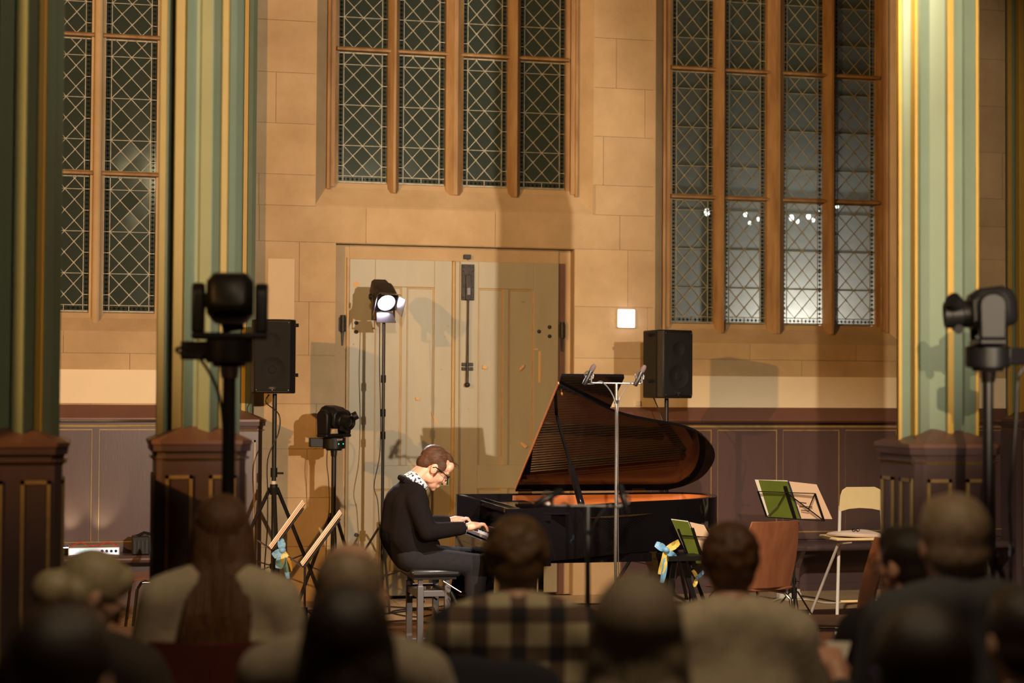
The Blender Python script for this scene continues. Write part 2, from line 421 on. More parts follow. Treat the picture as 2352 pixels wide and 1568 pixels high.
# ---- back wall in ashlar blocks round the openings
CW = dict(xa=at(775, 415, Y=YG).x, xb=at(1296, 434, Y=YG).x, z0=at(1040, 426, Y=YG).z)
RW = dict(xa=at(1540, 740, Y=YG).x, xb=at(2008, 747, Y=YG).x, z0=at(1780, 743, Y=YG).z)
z_m = [at(1040, 128, Y=YG).z, at(1780, 460, Y=YG).z, at(1780, 170, Y=YG).z]   # transoms
LWm = (at(206, 500, Y=YG).x, at(239, 500, Y=YG).x)
lw = CW['xb'] - CW['xa']
ll = [(LWm[0] - .385, LWm[0]), (LWm[1], LWm[1] + .40)]
LW = dict(xa=ll[0][0], xb=ll[1][1], z0=at(300, 716, Y=YG).z)
DOOR = (at(771, 700, Y=YW).x, at(1319, 700, Y=YW).x, at(1040, 565, Y=YW).z)
ZT = 7.2
E_ = 0.20
openings = [(CW['xa'] - E_, CW['xb'] + E_, CW['z0'] - .21, 6.6), (RW['xa'] - E_, RW['xb'] + E_, RW['z0'] - .18, 6.6),
            (LW['xa'] - E_, LW['xb'] + E_, LW['z0'] - .16, 6.6), (DOOR[0], DOOR[1], 0, DOOR[2])]
XL, XR = -4.2, 9.6
def cut(x0, x1, z0, z1, ops):
    """rectangle minus rectangles -> list of rectangles"""
    out = [(x0, x1, z0, z1)]
    for a, b_, c, d in ops:
        nxt = []
        for r in out:
            if b_ <= r[0] or a >= r[1] or d <= r[2] or c >= r[3]: nxt.append(r); continue
            if a > r[0]: nxt.append((r[0], a, r[2], r[3]))
            if b_ < r[1]: nxt.append((b_, r[1], r[2], r[3]))
            lo, hi = max(a, r[0]), min(b_, r[1])
            if c > r[2]: nxt.append((lo, hi, r[2], c))
            if d < r[3]: nxt.append((lo, hi, d, r[3]))
        out = nxt
    return out
core = MB()
for r in cut(XL, XR, 0, ZT, openings): core.bx(r[0], r[1], YW + .012, YW + .62, r[2], r[3])
wall = core.build('wall_back', 'mortar', smooth=False)
tag(wall, 'high sandstone wall with traceried windows above dark panelling', 'wall', kind='structure')
courses = [0, .44, .83, 1.22, 1.58, 1.97, 2.40, 2.88, 3.17, 3.42, 3.83, 4.24, 4.66, 5.1, 5.6, 6.1, 6.6, ZT]
G = 0.0015
for k in range(len(courses) - 1):
    z0, z1 = courses[k], courses[k + 1]
    x = XL + (0.45 if k % 2 else 0.0) - random.random() * .2
    while x < XR:
        L_ = random.uniform(.78, 1.15)
        for r in cut(max(x, XL), min(x + L_, XR), z0, z1, openings):
            if r[1] - r[0] < .03 or r[3] - r[2] < .03: continue
            dp = random.uniform(-.0015, .0015)
            MB().bx(r[0] + G, r[1] - G, YW + dp, YW + .05, r[2] + G, r[3] - G).build('stone_block', 'stone', wall, False)
        x += L_
# cream painted band above the panelling
for a, b_, nm in ((-2.0, wx(562, 890), 0), (wx(1405, 900), 9.0, 1)):
    MB().bx(a, b_, YW - .006, YW + .01, wz(926 if nm == 0 else 938, 300 if nm == 0 else 1700), wz(849 if nm == 0 else 864, 300 if nm == 0 else 1700)).build('painted_band', 'cream', wall, False)
MB().bx(wx(615, 700), wx(676, 700), YW - .004, YW + .01, wz(800, 640), wz(594, 640)).build('painted_patch', 'stone_patch', wall, False)
MB().bx(wx(1398), wx(1487), YW - .003, YW + .01, wz(752, 1440), wz(709, 1440)).build('painted_patch', 'stone', wall, False)

# ---- windows
PER = 0.1665
def clip_poly(poly, x0, x1, z0, z1):
    def side(pts, f, g):
        o = []
        for i in range(len(pts)):
            a, b_ = pts[i], pts[(i + 1) % len(pts)]; fa, fb = f(a), f(b_)
            if fa >= 0: o.append(a)
            if fa * fb < 0: o.append(g(a, b_, fa / (fa - fb)))
        return o
    lerp = lambda a, b_, t: (a[0] + (b_[0] - a[0]) * t, a[1] + (b_[1] - a[1]) * t)
    for f in (lambda p: p[0] - x0, lambda p: x1 - p[0], lambda p: p[1] - z0, lambda p: z1 - p[1]):
        poly = side(poly, f, lerp)
        if len(poly) < 3: return []
    return poly
SHARE = {}
def leaded(win, xa, xb, z0, z1, bottom, objects, tint=0):
    """one leaded light: cames as a part, each quarry a sub-part"""
    bw = 0.045; cm = MB(); Y = YG
    fx0, fx1 = xa + bw, xb - bw; fz0 = z0 + (bw + .004 if bottom else 0); fz1 = z1
    Wd = (fx1 - fx0) / 2; Hh = PER
    par = None; panes = []; borders = []
    # diamonds
    n = int((fz1 - fz0) / Hh) + 2
    zb = fz0 - Hh * .5
    for j in range(-1, 2 * n):
        cz = zb + j * Hh / 2
        cxs = [fx0 + Wd * .5, fx0 + Wd * 1.5] if j % 2 == 0 else [fx0, fx0 + Wd, fx1]
        for cx in cxs:
            full = [(cx - Wd / 2, cz), (cx, cz - Hh / 2), (cx + Wd / 2, cz), (cx, cz + Hh / 2)]
            p = clip_poly(full, fx0, fx1, fz0, fz1)
            if p and abs(sum(p[i][0] * p[(i + 1) % len(p)][1] - p[(i + 1) % len(p)][0] * p[i][1] for i in range(len(p)))) > .0008:
                panes.append((p, len(p) == 4 and abs(p[0][0] - full[0][0]) < 1e-6 and fx0 - 1e-6 <= cx - Wd / 2 and cx + Wd / 2 <= fx1 + 1e-6 and cz - Hh / 2 >= fz0 - 1e-6 and cz + Hh / 2 <= fz1 + 1e-6, cx, cz))
    def seg(a, b_, wd=.0055, dy=0.012):
        cm.bar((a[0], Y - .001, a[1]), (b_[0], Y - .001, b_[1]), wd, dy, (0, 1, 0))
    # diagonal cames, clipped to the field
    sl = (Hh / 2) / (Wd / 2)
    for sgn in (1, -1):
        c0 = -30
        for q in range(-6, 2 * n + 6):
            zc = zb + q * Hh   # line passes (fx0, zc)
            pts = []
            for (X_, Z_) in ((fx0, zc), (fx1, zc + sgn * sl * (fx1 - fx0))): pts.append((X_, Z_))
            (xA, zA), (xB, zB) = pts; t0, t1 = 0.0, 1.0; dz = zB - zA
            ok = True
            for lim, s_ in ((fz0, 1), (fz1, -1)):
                fa, fb = s_ * (zA - lim), s_ * (zB - lim)
                if fa < 0 and fb < 0: ok = False
                elif fa < 0: t0 = max(t0, fa / (fa - fb))
                elif fb < 0: t1 = min(t1, fa / (fa - fb))
            if ok and t1 - t0 > .02:
                seg((xA + (xB - xA) * t0, zA + dz * t0), (xA + (xB - xA) * t1, zA + dz * t1))
    for X_ in (fx0, fx1): seg((X_, z0), (X_, z1))
    if bottom:
        seg((xa, fz0), (xb, fz0)); seg(((fx0 + fx1) / 2, z0), ((fx0 + fx1) / 2, fz0))
    zs = [fz0 + Hh * (j + .5) - Hh * .5 for j in range(0, n)]
    zr = [fz0] + [z for z in [fz0 + Hh * (j + .5) for j in range(0, n + 1)] if z < fz1]
    for i, z in enumerate(zr):
        if i: seg((xa, z), (fx0, z)); seg((fx1, z), (xb, z))
        if i and i % 2 == 0: seg((xa, z), (xb, z), .005, .03)      # saddle bar
        zn = zr[i + 1] if i + 1 < len(zr) else fz1; borders += [((xa, fx0), (z, zn)), ((fx1, xb), (z, zn))]
    if bottom:
        borders += [((xa, fx0), (z0, fz0)), ((fx1, xb), (z0, fz0))]
        mid = (fx0 + fx1) / 2; borders += [((fx0, mid), (z0, fz0)), ((mid, fx1), (z0, fz0))]
    for z in (z0, z1): seg((xa, z), (xb, z), .012)
    # solder dots at the crossings
    for j in range(0, 2 * n):
        z = fz0 + j * Hh / 2
        if z > fz1 - .01: break
        for X_ in ([fx0, (fx0 + fx1) / 2, fx1] if j % 2 else [fx0 + Wd * .5, fx0 + Wd * 1.5]):
            cm.box((X_, Y - .009, z), (.012, .006, .012), (0, pi / 4, 0))
    par = cm.build('leaded_light', 'lead', win, False)
    allp = MB(); allb = MB()
    key = (round(Wd, 3),)
    for p, full, cx, cz in panes:
        if objects:
            if full:
                if key not in SHARE:
                    e = .0025
                    q = MB().prism([(-Wd / 2 + e, 0), (0, -Hh / 2 + e), (Wd / 2 - e, 0), (0, Hh / 2 - e)], Y, Y + .004, lambda a, b_, h: (a, h - Y, b_))
                    SHARE[key] = q.mesh('pane', False); SHARE[key].materials.append(MAT['quarry_glass'])
                inst('pane', SHARE[key], par, (cx, Y, cz), (random.gauss(0, .010), 0, random.gauss(0, .012)))
            else:
                c = (sum(a for a, b_ in p) / len(p), sum(b_ for a, b_ in p) / len(p))
                q = MB().prism([(a - c[0], b_ - c[1]) for a, b_ in p], 0, .004, lambda a, b_, h: (a, h, b_)).mesh('pane', False)
                q.materials.append(MAT['quarry_glass']); inst('pane', q, par, (c[0], Y, c[1]))
        else: allp.prism(p, Y, Y + .004, lambda a, b_, h: (a, h, b_))
    for (a, b_), (c, d) in borders:
        if d - c < .015: continue
        if objects:
            kk = ('b', round(b_ - a, 3), round(d - c, 3))
            if kk not in SHARE:
                q = MB().bx(-(b_ - a) / 2, (b_ - a) / 2, 0, .004, -(d - c) / 2, (d - c) / 2).mesh('border_pane', False)
                q.materials.append(MAT['border_glass']); SHARE[kk] = q
            inst('border_pane', SHARE[kk], par, ((a + b_) / 2, Y, (c + d) / 2))
        else: allb.bx(a, b_, Y, Y + .004, c, d)
    if not objects:
        tag(allp.build('pane_field', 'quarry_glass', par, False), kind='stuff'); tag(allb.build('border_field', 'border_glass', par, False), kind='stuff')

def mullion(mb, x0, x1, z0, z1, y0, y1, taper=.35):
    """splayed mullion, narrow edge to the room, with a foot that dies into the sill"""
    c = (x0 + x1) / 2; h = (x1 - x0) / 2; t = h * taper
    mb.prism([(x0, y1), (x1, y1), (x1, y0 + .06), (c + t, y0 + .015), (c + t * .6, y0), (c - t * .6, y0), (c - t, y0 + .015), (x0, y0 + .06)], z0 - .09, z1, lambda a, b_, h_: (a, b_ if h_ > z0 - .05 else b_ , h_))

def window(name, W, lights, mulls, sections, label, oak, round_m=None):
    xa, xb, z0 = W['xa'], W['xb'], W['z0']; zt = 6.3
    fr = MB()
    for i, (a, b_) in enumerate(mulls):
        if round_m == i:
            c = (a + b_) / 2; r = (b_ - a) / 2
            fr.cyl((c, YG - .06, z0 - .11), (c, YG - .06, zt), r * .62, r * .62, 18); fr.bx(a, b_, YG - .045, YG + .06, z0 - .04, zt)
        else: mullion(fr, a, b_, z0, zt, YG - .115, YG + .06)
    for x, s in ((xa, -1), (xb, 1)):        # jamb mouldings
        fr.bx(x + s * .045, x, YG - .035, YG + .06, z0 - .03, zt)
        fr.bx(x + s * .075, x + s * .035, YG - .075, YG + .06, z0 - .05, zt)
        fr.cyl((x + s * .085, YG - .08, z0 - .07), (x + s * .085, YG - .08, zt), .016, n=10)
    win = fr.build(name, 'oak_window' if oak else 'stone', smooth=True)
    tag(win, label, 'window', kind='structure')
    # splayed jambs and sloping sill in stone
    for x, s in ((xa, -1), (xb, 1)):
        MB().prism([(x + s * .07, YG - .02), (x + s * E_, YW - .0005), (x + s * (E_ + .06), YW + .03), (x + s * .1, YG + .1)], z0 - .22, zt + .3).build('jamb_splay', 'stone', win, False)
    d = .21 if z0 > 3 else .18
    sl = [(YG + .06, z0 - .012), (YG - .03, z0 - .012), (YG - .055, z0 - .055), (YW - .0005, z0 - d), (YW + .05, z0 - d - .1), (YG + .06, z0 - d - .1)]
    MB().prism(sl, xa - E_, xb + E_, lambda a, b_, h: (h, a, b_)).build('sill', 'stone', win, False)
    MB().bx(xa - E_, xb + E_, YW + .02, YG + .1, zt, zt + .35).build('window_head', 'stone', win, False)
    for z in sections[1:]:
        for a, b_ in lights:
            MB().prism([(YG - .075, z - .012), (YG - .08, z + .004), (YG - .045, z + .022), (YG + .03, z + .022), (YG + .03, z - .018)], a - .02, b_ + .02, lambda p, q, h: (h, p, q)).build('transom_bar', 'oak_window', win, False)
    zz = list(sections) + [sections[-1] + 1.05]
    for a, b_ in lights:
        for i in range(len(zz) - 1):
            vis = zz[i] < 4.6
            leaded(win, a, b_, zz[i] + (.022 if i else 0), zz[i + 1] - .02, i == 0, vis and not (name == 'window_2' and i == 2))
    return win
xg = lambda px, py: at(px, py, Y=YG).x
cl = [(xg(775, 415), xg(888, 418)), (xg(913, 420), xg(1020, 424)), (xg(1060, 428), xg(1163, 430)), (xg(1191, 432), xg(1296, 434))]
window('window_1', CW, cl, [(cl[i][1], cl[i + 1][0]) for i in range(3)], [CW['z0'], z_m[0]], 'four-light leaded window above the double door', True)
rl = [(xg(1540, 740), xg(1636, 740)), (xg(1662, 742), xg(1756, 742)), (xg(1795, 743), xg(1888, 743)), (xg(1912, 745), xg(2008, 747))]
window('window_2', RW, rl, [(rl[i][1], rl[i + 1][0]) for i in range(3)], [RW['z0'], z_m[1], z_m[2]], 'tall four-light leaded window glowing white at its foot', True)
z_l = [at(300, 402, Y=YG).z, at(300, 88, Y=YG).z]
window('window_3', LW, ll, [(ll[0][1], ll[1][0])], [LW['z0'], z_l[0], z_l[1]], 'tall leaded window between the two green piers on the left', False, round_m=0)

# ---- outside the right window: festoon bulbs and a lantern below the sill
lnx = at(1800, 740, Y=14.4).x
ln_ = thing('courtyard_lantern', 'courtyard lantern glowing below the sill outside the right window', 'lantern', (lnx, 14.59, 2.0))
MB().bx(lnx - .02, lnx + .02, 14.592, 14.66, 1.92, 1.96).build('bracket', 'black_metal', ln_)
MB().lathe((lnx, 14.72, 1.93), [(.05, 0), (.07, .02), (.07, .16), (.05, .18)], n=16).build('globe', 'lamp_glow', ln_)
MB().lathe((lnx, 14.72, 2.11), [(.08, 0), (.03, .03), (.001, .04)], n=16).build('cap', 'black_metal', ln_)
lp = bpy.data.lights.new('courtyard_lamp', 'POINT'); lo = bpy.data.objects.new('courtyard_lamp', lp); COL.objects.link(lo)
lp.energy = 85; lp.color = (1.0, 0.93, 0.86); lp.shadow_soft_size = .07; lo.location = (lnx, 14.62, 2.17)
wire = []
BL = ['biggest lit bulb, alone behind the first light of the right window', 'lit bulb at the left of the second light of the right window',
      'low dim bulb second from the left in the second light of the right window', 'small bulb third from the left in the second light of the right window',
      'lit bulb against the mullion at the right of the second light', 'brightest lit bulb in the third light of the right window',
      'low bulb just right of the brightest in the third light', 'tall lit bulb in the middle of the third light of the right window',
      'low bulb right of the middle in the third light', 'high bulb at the right edge of the third light', 'highest bulb, alone behind the fourth light of the right window']
for i, (px, py, r) in enumerate([(1624, 487, .026), (1712, 492, .018), (1722, 512, .014), (1742, 503, .014), (1757, 492, .016), (1818, 500, .022), (1832, 508, .016), (1857, 497, .020), (1868, 505, .015), (1885, 484, .016), (1923, 474, .016)]):
    p = at(px, py, Y=14.62)
    b_ = thing('festoon_bulb', BL[i], 'bulb', p, group='festoon bulbs outside the right window')
    MB().ell(p, (r, r, r * 1.35)).build('glass_globe', 'bulb_glow', b_)
    MB().cyl(p + V((0, 0, r * 1.2)), p + V((0, 0, r * 1.2 + .035)), .009).build('socket', 'black_plastic', b_)
    wire.append(p + V((0, 0, r * 1.2 + .035)))
wire = [V((4.2, 14.62, 3.55))] + wire + [V((7.4, 14.62, 3.5))]
wm = MB()
for i in range(len(wire) - 1):
    a, b_ = wire[i], wire[i + 1]
    wm.tube([a.lerp(b_, t / 4) - V((0, 0, .03 * sin(pi * t / 4))) for t in range(5)], .004)
fw_ = tag(wm.build('festoon_wire', 'cable'), 'thin black wire carrying bulbs outside the right window', 'cable')
for sx_ in (4.2, 7.4): MB().bx(sx_ - .02, sx_ + .02, 14.605, 14.63, 3.49, 3.57).build('wire_bracket', 'black_metal', fw_)
for px in (1735, 1845):
    p = at(px, 500, Y=14.62); l = bpy.data.lights.new('festoon_light', 'POINT'); l.energy = 3.5; l.color = (1, .95, .86); l.shadow_soft_size = .04
    q = bpy.data.objects.new('festoon_light', l); COL.objects.link(q); q.location = p + V((0, .09, .02))

# ---- double door
d0 = MB(); YD = YW + .13
dz = wz(600, 1040, YD); xl, xm, xr = at(800, 800, Y=YD).x, at(1038, 800, Y=YD).x, at(1279, 800, Y=YD).x
frame = MB()
frame.bx(DOOR[0] - .0, xl, YD - .02, YD + .1, 0, DOOR[2]); frame.bx(xr, DOOR[1], YD - .01, YD + .1, 0, DOOR[2]); frame.bx(xl, xr, YD - .03, YD + .1, dz, DOOR[2])
fr = frame.build('door_1', 'stone', smooth=False); tag(fr, 'double church door in khaki paint under a stone lintel', 'door', kind='structure')
MB().bx(DOOR[0], DOOR[1], YD + .1, YD + .2, 0, DOOR[2]).build('door_backing', 'mortar', fr, False)
MB().bx(xl - .022, xl - .002, YD - .05, YD + .02, 0, dz + .01).build('frame_strip', 'door_ochre', fr, False)
MB().bx(xr + .004, DOOR[1] - .05, YD - .022, YD + .02, 0, dz).build('dark_post', 'wainscot_cap', fr, False)
for side, (a, b_) in enumerate(((xl, xm - .012), (xm + .012, xr))):
    nm = ('door_2', 'door_3')[side]
    zp1 = at(950, 660, Y=YD).z; zp0 = at(950, 1068, Y=YD).z; zq1 = at(950, 1122, Y=YD).z; zq0 = .22
    g = MB().bx(a, b_, YD - .02, YD + .05, 0.02, dz).build('slab', 'door_paint', None, False)
    g.name = nm; tag(g, ('left' if side == 0 else 'right') + ' leaf of the khaki panelled double door', 'door', kind='structure')
    W_ = b_ - a
    px0 = at((858, 1095)[side], 900, Y=YD).x; px1 = at((994, 1222)[side], 900, Y=YD).x; pm = at((925, 1158)[side], 900, Y=YD).x
    ys = YD - .045
    for q in ((a, px0, .02, dz), (px1, b_, .02, dz), (px0, px1, zp1, dz), (px0, px1, zq1, zp0), (px0, px1, .02, zq0)):
        MB().bx(q[0], q[1], ys, YD, q[2], q[3]).build('stile' if q[3] - q[2] > 1.5 else 'rail', 'door_paint', g, False, bevel=.003)
    for za, zb in ((zp0, zp1), (zq0, zq1)):
        MB().bx(pm - .022, pm + .022, ys, YD, za, zb).build('muntin', 'door_paint', g, False, bevel=.003)
        for c, d in ((px0, pm - .022), (pm + .022, px1)):
            MB().bx(c, c + .010, ys + .008, YD, za, zb).build('ovolo', 'door_ochre', g, False)
            MB().bx(d - .012, d, ys + .008, YD, za, zb).build('ovolo', 'door_ochre', g, False)
            MB().bx(c, d, ys + .012, YD, zb - .012, zb).build('ovolo', 'door_ochre', g, False)
            MB().bx(c + .012, d - .012, YD - .028, YD - .01, za, zb - .014).build('panel', 'door_paint', g, False)
    bolts = [(818, 741), (818, 762), (818, 1228), (818, 1252)] if side == 0 else [(1262, 751), (1262, 772), (1238, 761)]
    for bx_, by_ in bolts:
        p = at(bx_, by_, Y=ys); MB().lathe(p, [(.016, 0), (.016, .006), (.011, .013), (.001, .014)], (0, -1, 0), 12).build('bolt_head', 'iron', g)
    for bx_, by_ in ([(812, 790), (1030, 748), (1022, 772), (1014, 848), (1034, 938)] if side == 0 else [(1232, 720), (1200, 692), (1232, 815), (1075, 938), (1075, 795)]):
        p = at(bx_, by_, Y=ys); MB().lathe(p, [(.006, 0), (.005, .004), (.0005, .005)], (0, -1, 0), 8).build('nail_head', 'door_paint', g)
    # hinge
    hx, hz = (at(786, 745, Y=YD), at(1288, 760, Y=YD))[side].x, (at(786, 745, Y=YD), at(1288, 760, Y=YD))[side].z
    h = MB().cyl((hx, YD - .05, hz - .06), (hx, YD - .05, hz + .075), .020).build('hinge', 'iron', g)
    MB().bx(hx - .03, hx + .045 if side == 0 else hx + .03, YD - .04, YD - .02, hz - .055, hz + .055).build('hinge_plate', 'iron', h, False)
    MB().prism([(hx - .012, hz - .06), (hx + .012, hz - .06), (hx + .004, hz - .17), (hx - .006, hz - .17)], YD - .045, YD - .028, lambda p, q, k: (p, k, q)).build('hinge_tail', 'iron', h, False)
for dn, quads in (('door_3', [((1237, 806), (1242, 806), (1241, 878), (1236, 878)), ((1193, 846), (1203, 836), (1204, 842), (1194, 852)), ((1110, 838), (1119, 842), (1117, 848), (1108, 846)), ((1198, 1014), (1212, 1024), (1206, 1030), (1194, 1018)), ((1226, 800), (1236, 800), (1236, 803), (1226, 803))]), ('door_2', [((813, 648), (822, 646), (825, 656), (812, 660)), ((990, 946), (1006, 970), (1010, 978), (998, 966)), ((955, 912), (963, 914), (962, 920), (955, 918))])):
    for qd in quads:
        P4 = [at(a, b_, Y=YD - .0455) for a, b_ in qd]
        MB().prism([(p.x, p.z) for p in P4], YD - .0462, YD - .040, lambda a, b_, h: (a, h, b_)).build('bare_patch', 'bare_wood', bpy.data.objects[dn], False)
# astragal and the drop bolt on the right leaf
D3 = bpy.data.objects['door_3']
for i, (o1, o2, dy) in enumerate(((-.012, .012, .03), (.012, .046, .045), (.046, .056, .03))):
    MB().bx(xm + o1, xm + o2, YD - .045 - dy * .6, YD, .02, dz - .005).build('astragal', 'door_ochre' if i != 1 else 'door_paint', D3, False, bevel=.004)
bx0, bx1 = at(1057, 650, Y=YD).x, at(1086, 650, Y=YD).x; bc = (bx0 + bx1) / 2
lk = MB().bx(bx0, bx1, YD - .062, YD - .04, at(1070, 690, Y=YD).z, at(1070, 608, Y=YD).z).build('bolt_case', 'iron', D3, False, bevel=.004)
MB().bx(bc - .022, bc + .022, YD - .085, YD - .06, at(1070, 690, Y=YD).z, at(1070, 632, Y=YD).z).build('bolt_housing', 'iron', lk, False, bevel=.004)
MB().bx(bc - .012, bc + .014, YD - .09, YD - .084, at(1070, 678, Y=YD).z, at(1070, 662, Y=YD).z).build('maker_plate', 'grey_steel', lk, False)
for py_ in (614, 624, 660, 684):
    for s in (-1, 1):
        p = at(1071, py_, Y=YD); MB().lathe((bc + s * .04, YD - .062, p.z), [(.006, 0), (.004, .005), (.0005, .006)], (0, -1, 0), 8).build('rivet', 'iron', lk)
rz0 = at(1069, 880, Y=YD).z
rd = MB().tube([(bc, YD - .075, at(1070, 690, Y=YD).z), (bc - .002, YD - .075, at(1070, 780, Y=YD).z), (bc - .004, YD - .075, at(1070, 862, Y=YD).z), (bc - .005, YD - .078, rz0)], [.008, .009, .012, .012], 8).build('bolt_rod', 'iron', D3)
MB().ell((bc - .005, YD - .082, rz0 - .012), (.024, .024, .02)).build('rod_knob', 'iron', rd)
kz = at(1069, 843, Y=YD).z
for z in (kz + .022, kz - .014): MB().bx(bc - .048, bc + .048, YD - .062, YD - .04, z - .014, z + .014).build('bolt_keeper', 'iron', D3, False, bevel=.003)
p = at(1072, 590, Y=YD - .03)
sn = thing('door_sensor', 'small black sensor box on the lintel above the double door', 'sensor', p)
MB().bx(p.x - .03, p.x + .03, YD - .065, YD - .03, p.z - .018, p.z + .018).build('housing', 'black_plastic', sn, False, bevel=.003)
MB().tube([(p.x + .005, YD - .05, p.z - .018), (p.x + .008, YD - .05, p.z - .028)], .003).build('lead', 'cable', sn)
p = at(1023, 1107, Y=YD - .05)
sg = thing('exit_sign', 'small green emergency exit sign on the door behind the pianist', 'sign', (p.x, YD - .05, p.z))
MB().bx(p.x - .045, p.x + .03, YD - .055, YD - .046, p.z - .03, p.z + .05).build('sign_plate', 'white_plastic', sg, False)
MB().bx(p.x - .038, p.x + .023, YD - .057, YD - .054, p.z - .023, p.z + .043).build('green_field', 'sign_green', sg, False)

# ---- dark panelling
def wainscot(nm, x0, x1, stiles, zc, label, end_l=False):
    yf = YW - .05
    z1 = zc; zb = z1 - .055
    body = MB().bx(x0, x1, yf, YW - .0, .0, z1 - .02).build(nm, 'wainscot', smooth=False)
    tag(body, label, 'panelling', kind='structure')
    MB().prism([(YW, z1 + .10), (YW - .02, z1 + .10), (YW - .115, z1), (YW - .115, z1 - .012), (YW - .09, z1 - .03), (YW, z1 - .03)], x0 - (.08 if end_l else 0), x1, lambda a, b_, h: (h, a, b_)).build('cap_rail', 'wainscot_cap', body, False)
    MB().cyl((x0, yf - .012, z1 - .062), (x1, yf - .012, z1 - .062), .011, n=10).build('bead', 'gilt_bead', body)
    zt, zl = z1 - .085, wz(1222, 1700)
    MB().bx(x0, x1, yf - .016, yf, zt, z1 - .05).build('rail', 'wainscot', body, False)
    MB().bx(x0, x1, yf - .016, yf, zl - .06, zl).build('rail', 'wainscot', body, False)
    MB().cyl((x0, yf - .014, zl + .002), (x1, yf - .014, zl + .002), .006, n=8).build('bead', 'gilt_bead', body)
    for s in stiles:
        MB().bx(s - .026, s + .026, yf - .016, yf, zl, zt).build('stile', 'wainscot', body, False)
        for e_, mt in ((-1, 'gilt_bead'), (1, 'gilt_bead')):
            MB().bx(s + e_ * .026 - .006, s + e_ * .026 + .006, yf - .011, yf, zl, zt).build('stile_bead', mt, body, False)
    ed = sorted([x0] + stiles + [x1])
    for i in range(len(ed) - 1):
        if ed[i + 1] - ed[i] < .12: continue
        MB().bx(ed[i] + .034, ed[i + 1] - .034, yf - .005, yf + .004, zl + .01, zt - .012).build('panel', 'wainscot', body, False)
        MB().bx(ed[i] + .03, ed[i + 1] - .03, yf - .010, yf, zt - .012, zt - .002).build('panel_bead', 'gilt_bead', body, False)
    MB().bx(x0, x1, yf - .018, yf, 0, .06).build('plinth', 'wainscot', body, False)
    return body
zc = wz(963, 1700, YW - .1); st = [wx(p, 1000, YW - .05) for p in (1640, 1790, 1933, 2065)]
stp = st[1] - st[0]
wr = wainscot('trim_1', wx(1425, 1000), 9.2, [st[0] - stp] + st + [st[-1] + stp * i for i in (1, 2, 3, 4)], zc, 'dark plum wooden panelling right of the door', True)
s0 = wx(220, 1000, YW - .05)
wl = wainscot('trim_2', -3.0, wx(575, 1000), [s0 - stp * i for i in (1, 2, 3)] + [s0, s0 + stp, s0 + 2 * stp], zc + .005, 'dark plum wooden panelling between the green piers on the left')
def bench(nm, x0, x1, label):
    zs = wz(1252, 1700, YW - .36); y0 = YW - .40
    b_ = thing(nm, label, 'bench', ((x0 + x1) / 2, YW - .2, 0))
    MB().bx(x0, x1, y0 + .02, YW - .07, zs - .035, zs).build('seat', 'wainscot', b_, False, bevel=.006)
    MB().cyl((x0, y0 + .03, zs - .03), (x1, y0 + .03, zs - .03), .028, n=12).build('nosing', 'wainscot', b_)
    x = x0 + .25
    while x < x1:
        MB().prism([(y0 + .07, zs - .06), (YW - .07, zs - .06), (YW - .07, .0), (YW - .16, .0), (YW - .2, zs * .5)], x - .02, x + .02, lambda a, q, h: (h, a, q)).build('bracket', 'wainscot', b_, False); x += 1.1
    return b_
bench('wall_bench', wx(1465, 1262), at(2372, 962, Y=YW - .2).x - .3, 'dark wooden wall bench below the panelling on the right')
bl = bench('wall_bench', -2.6, at(535, 962, Y=YW - .2).x - .3, 'dark wooden wall bench below the panelling on the left')

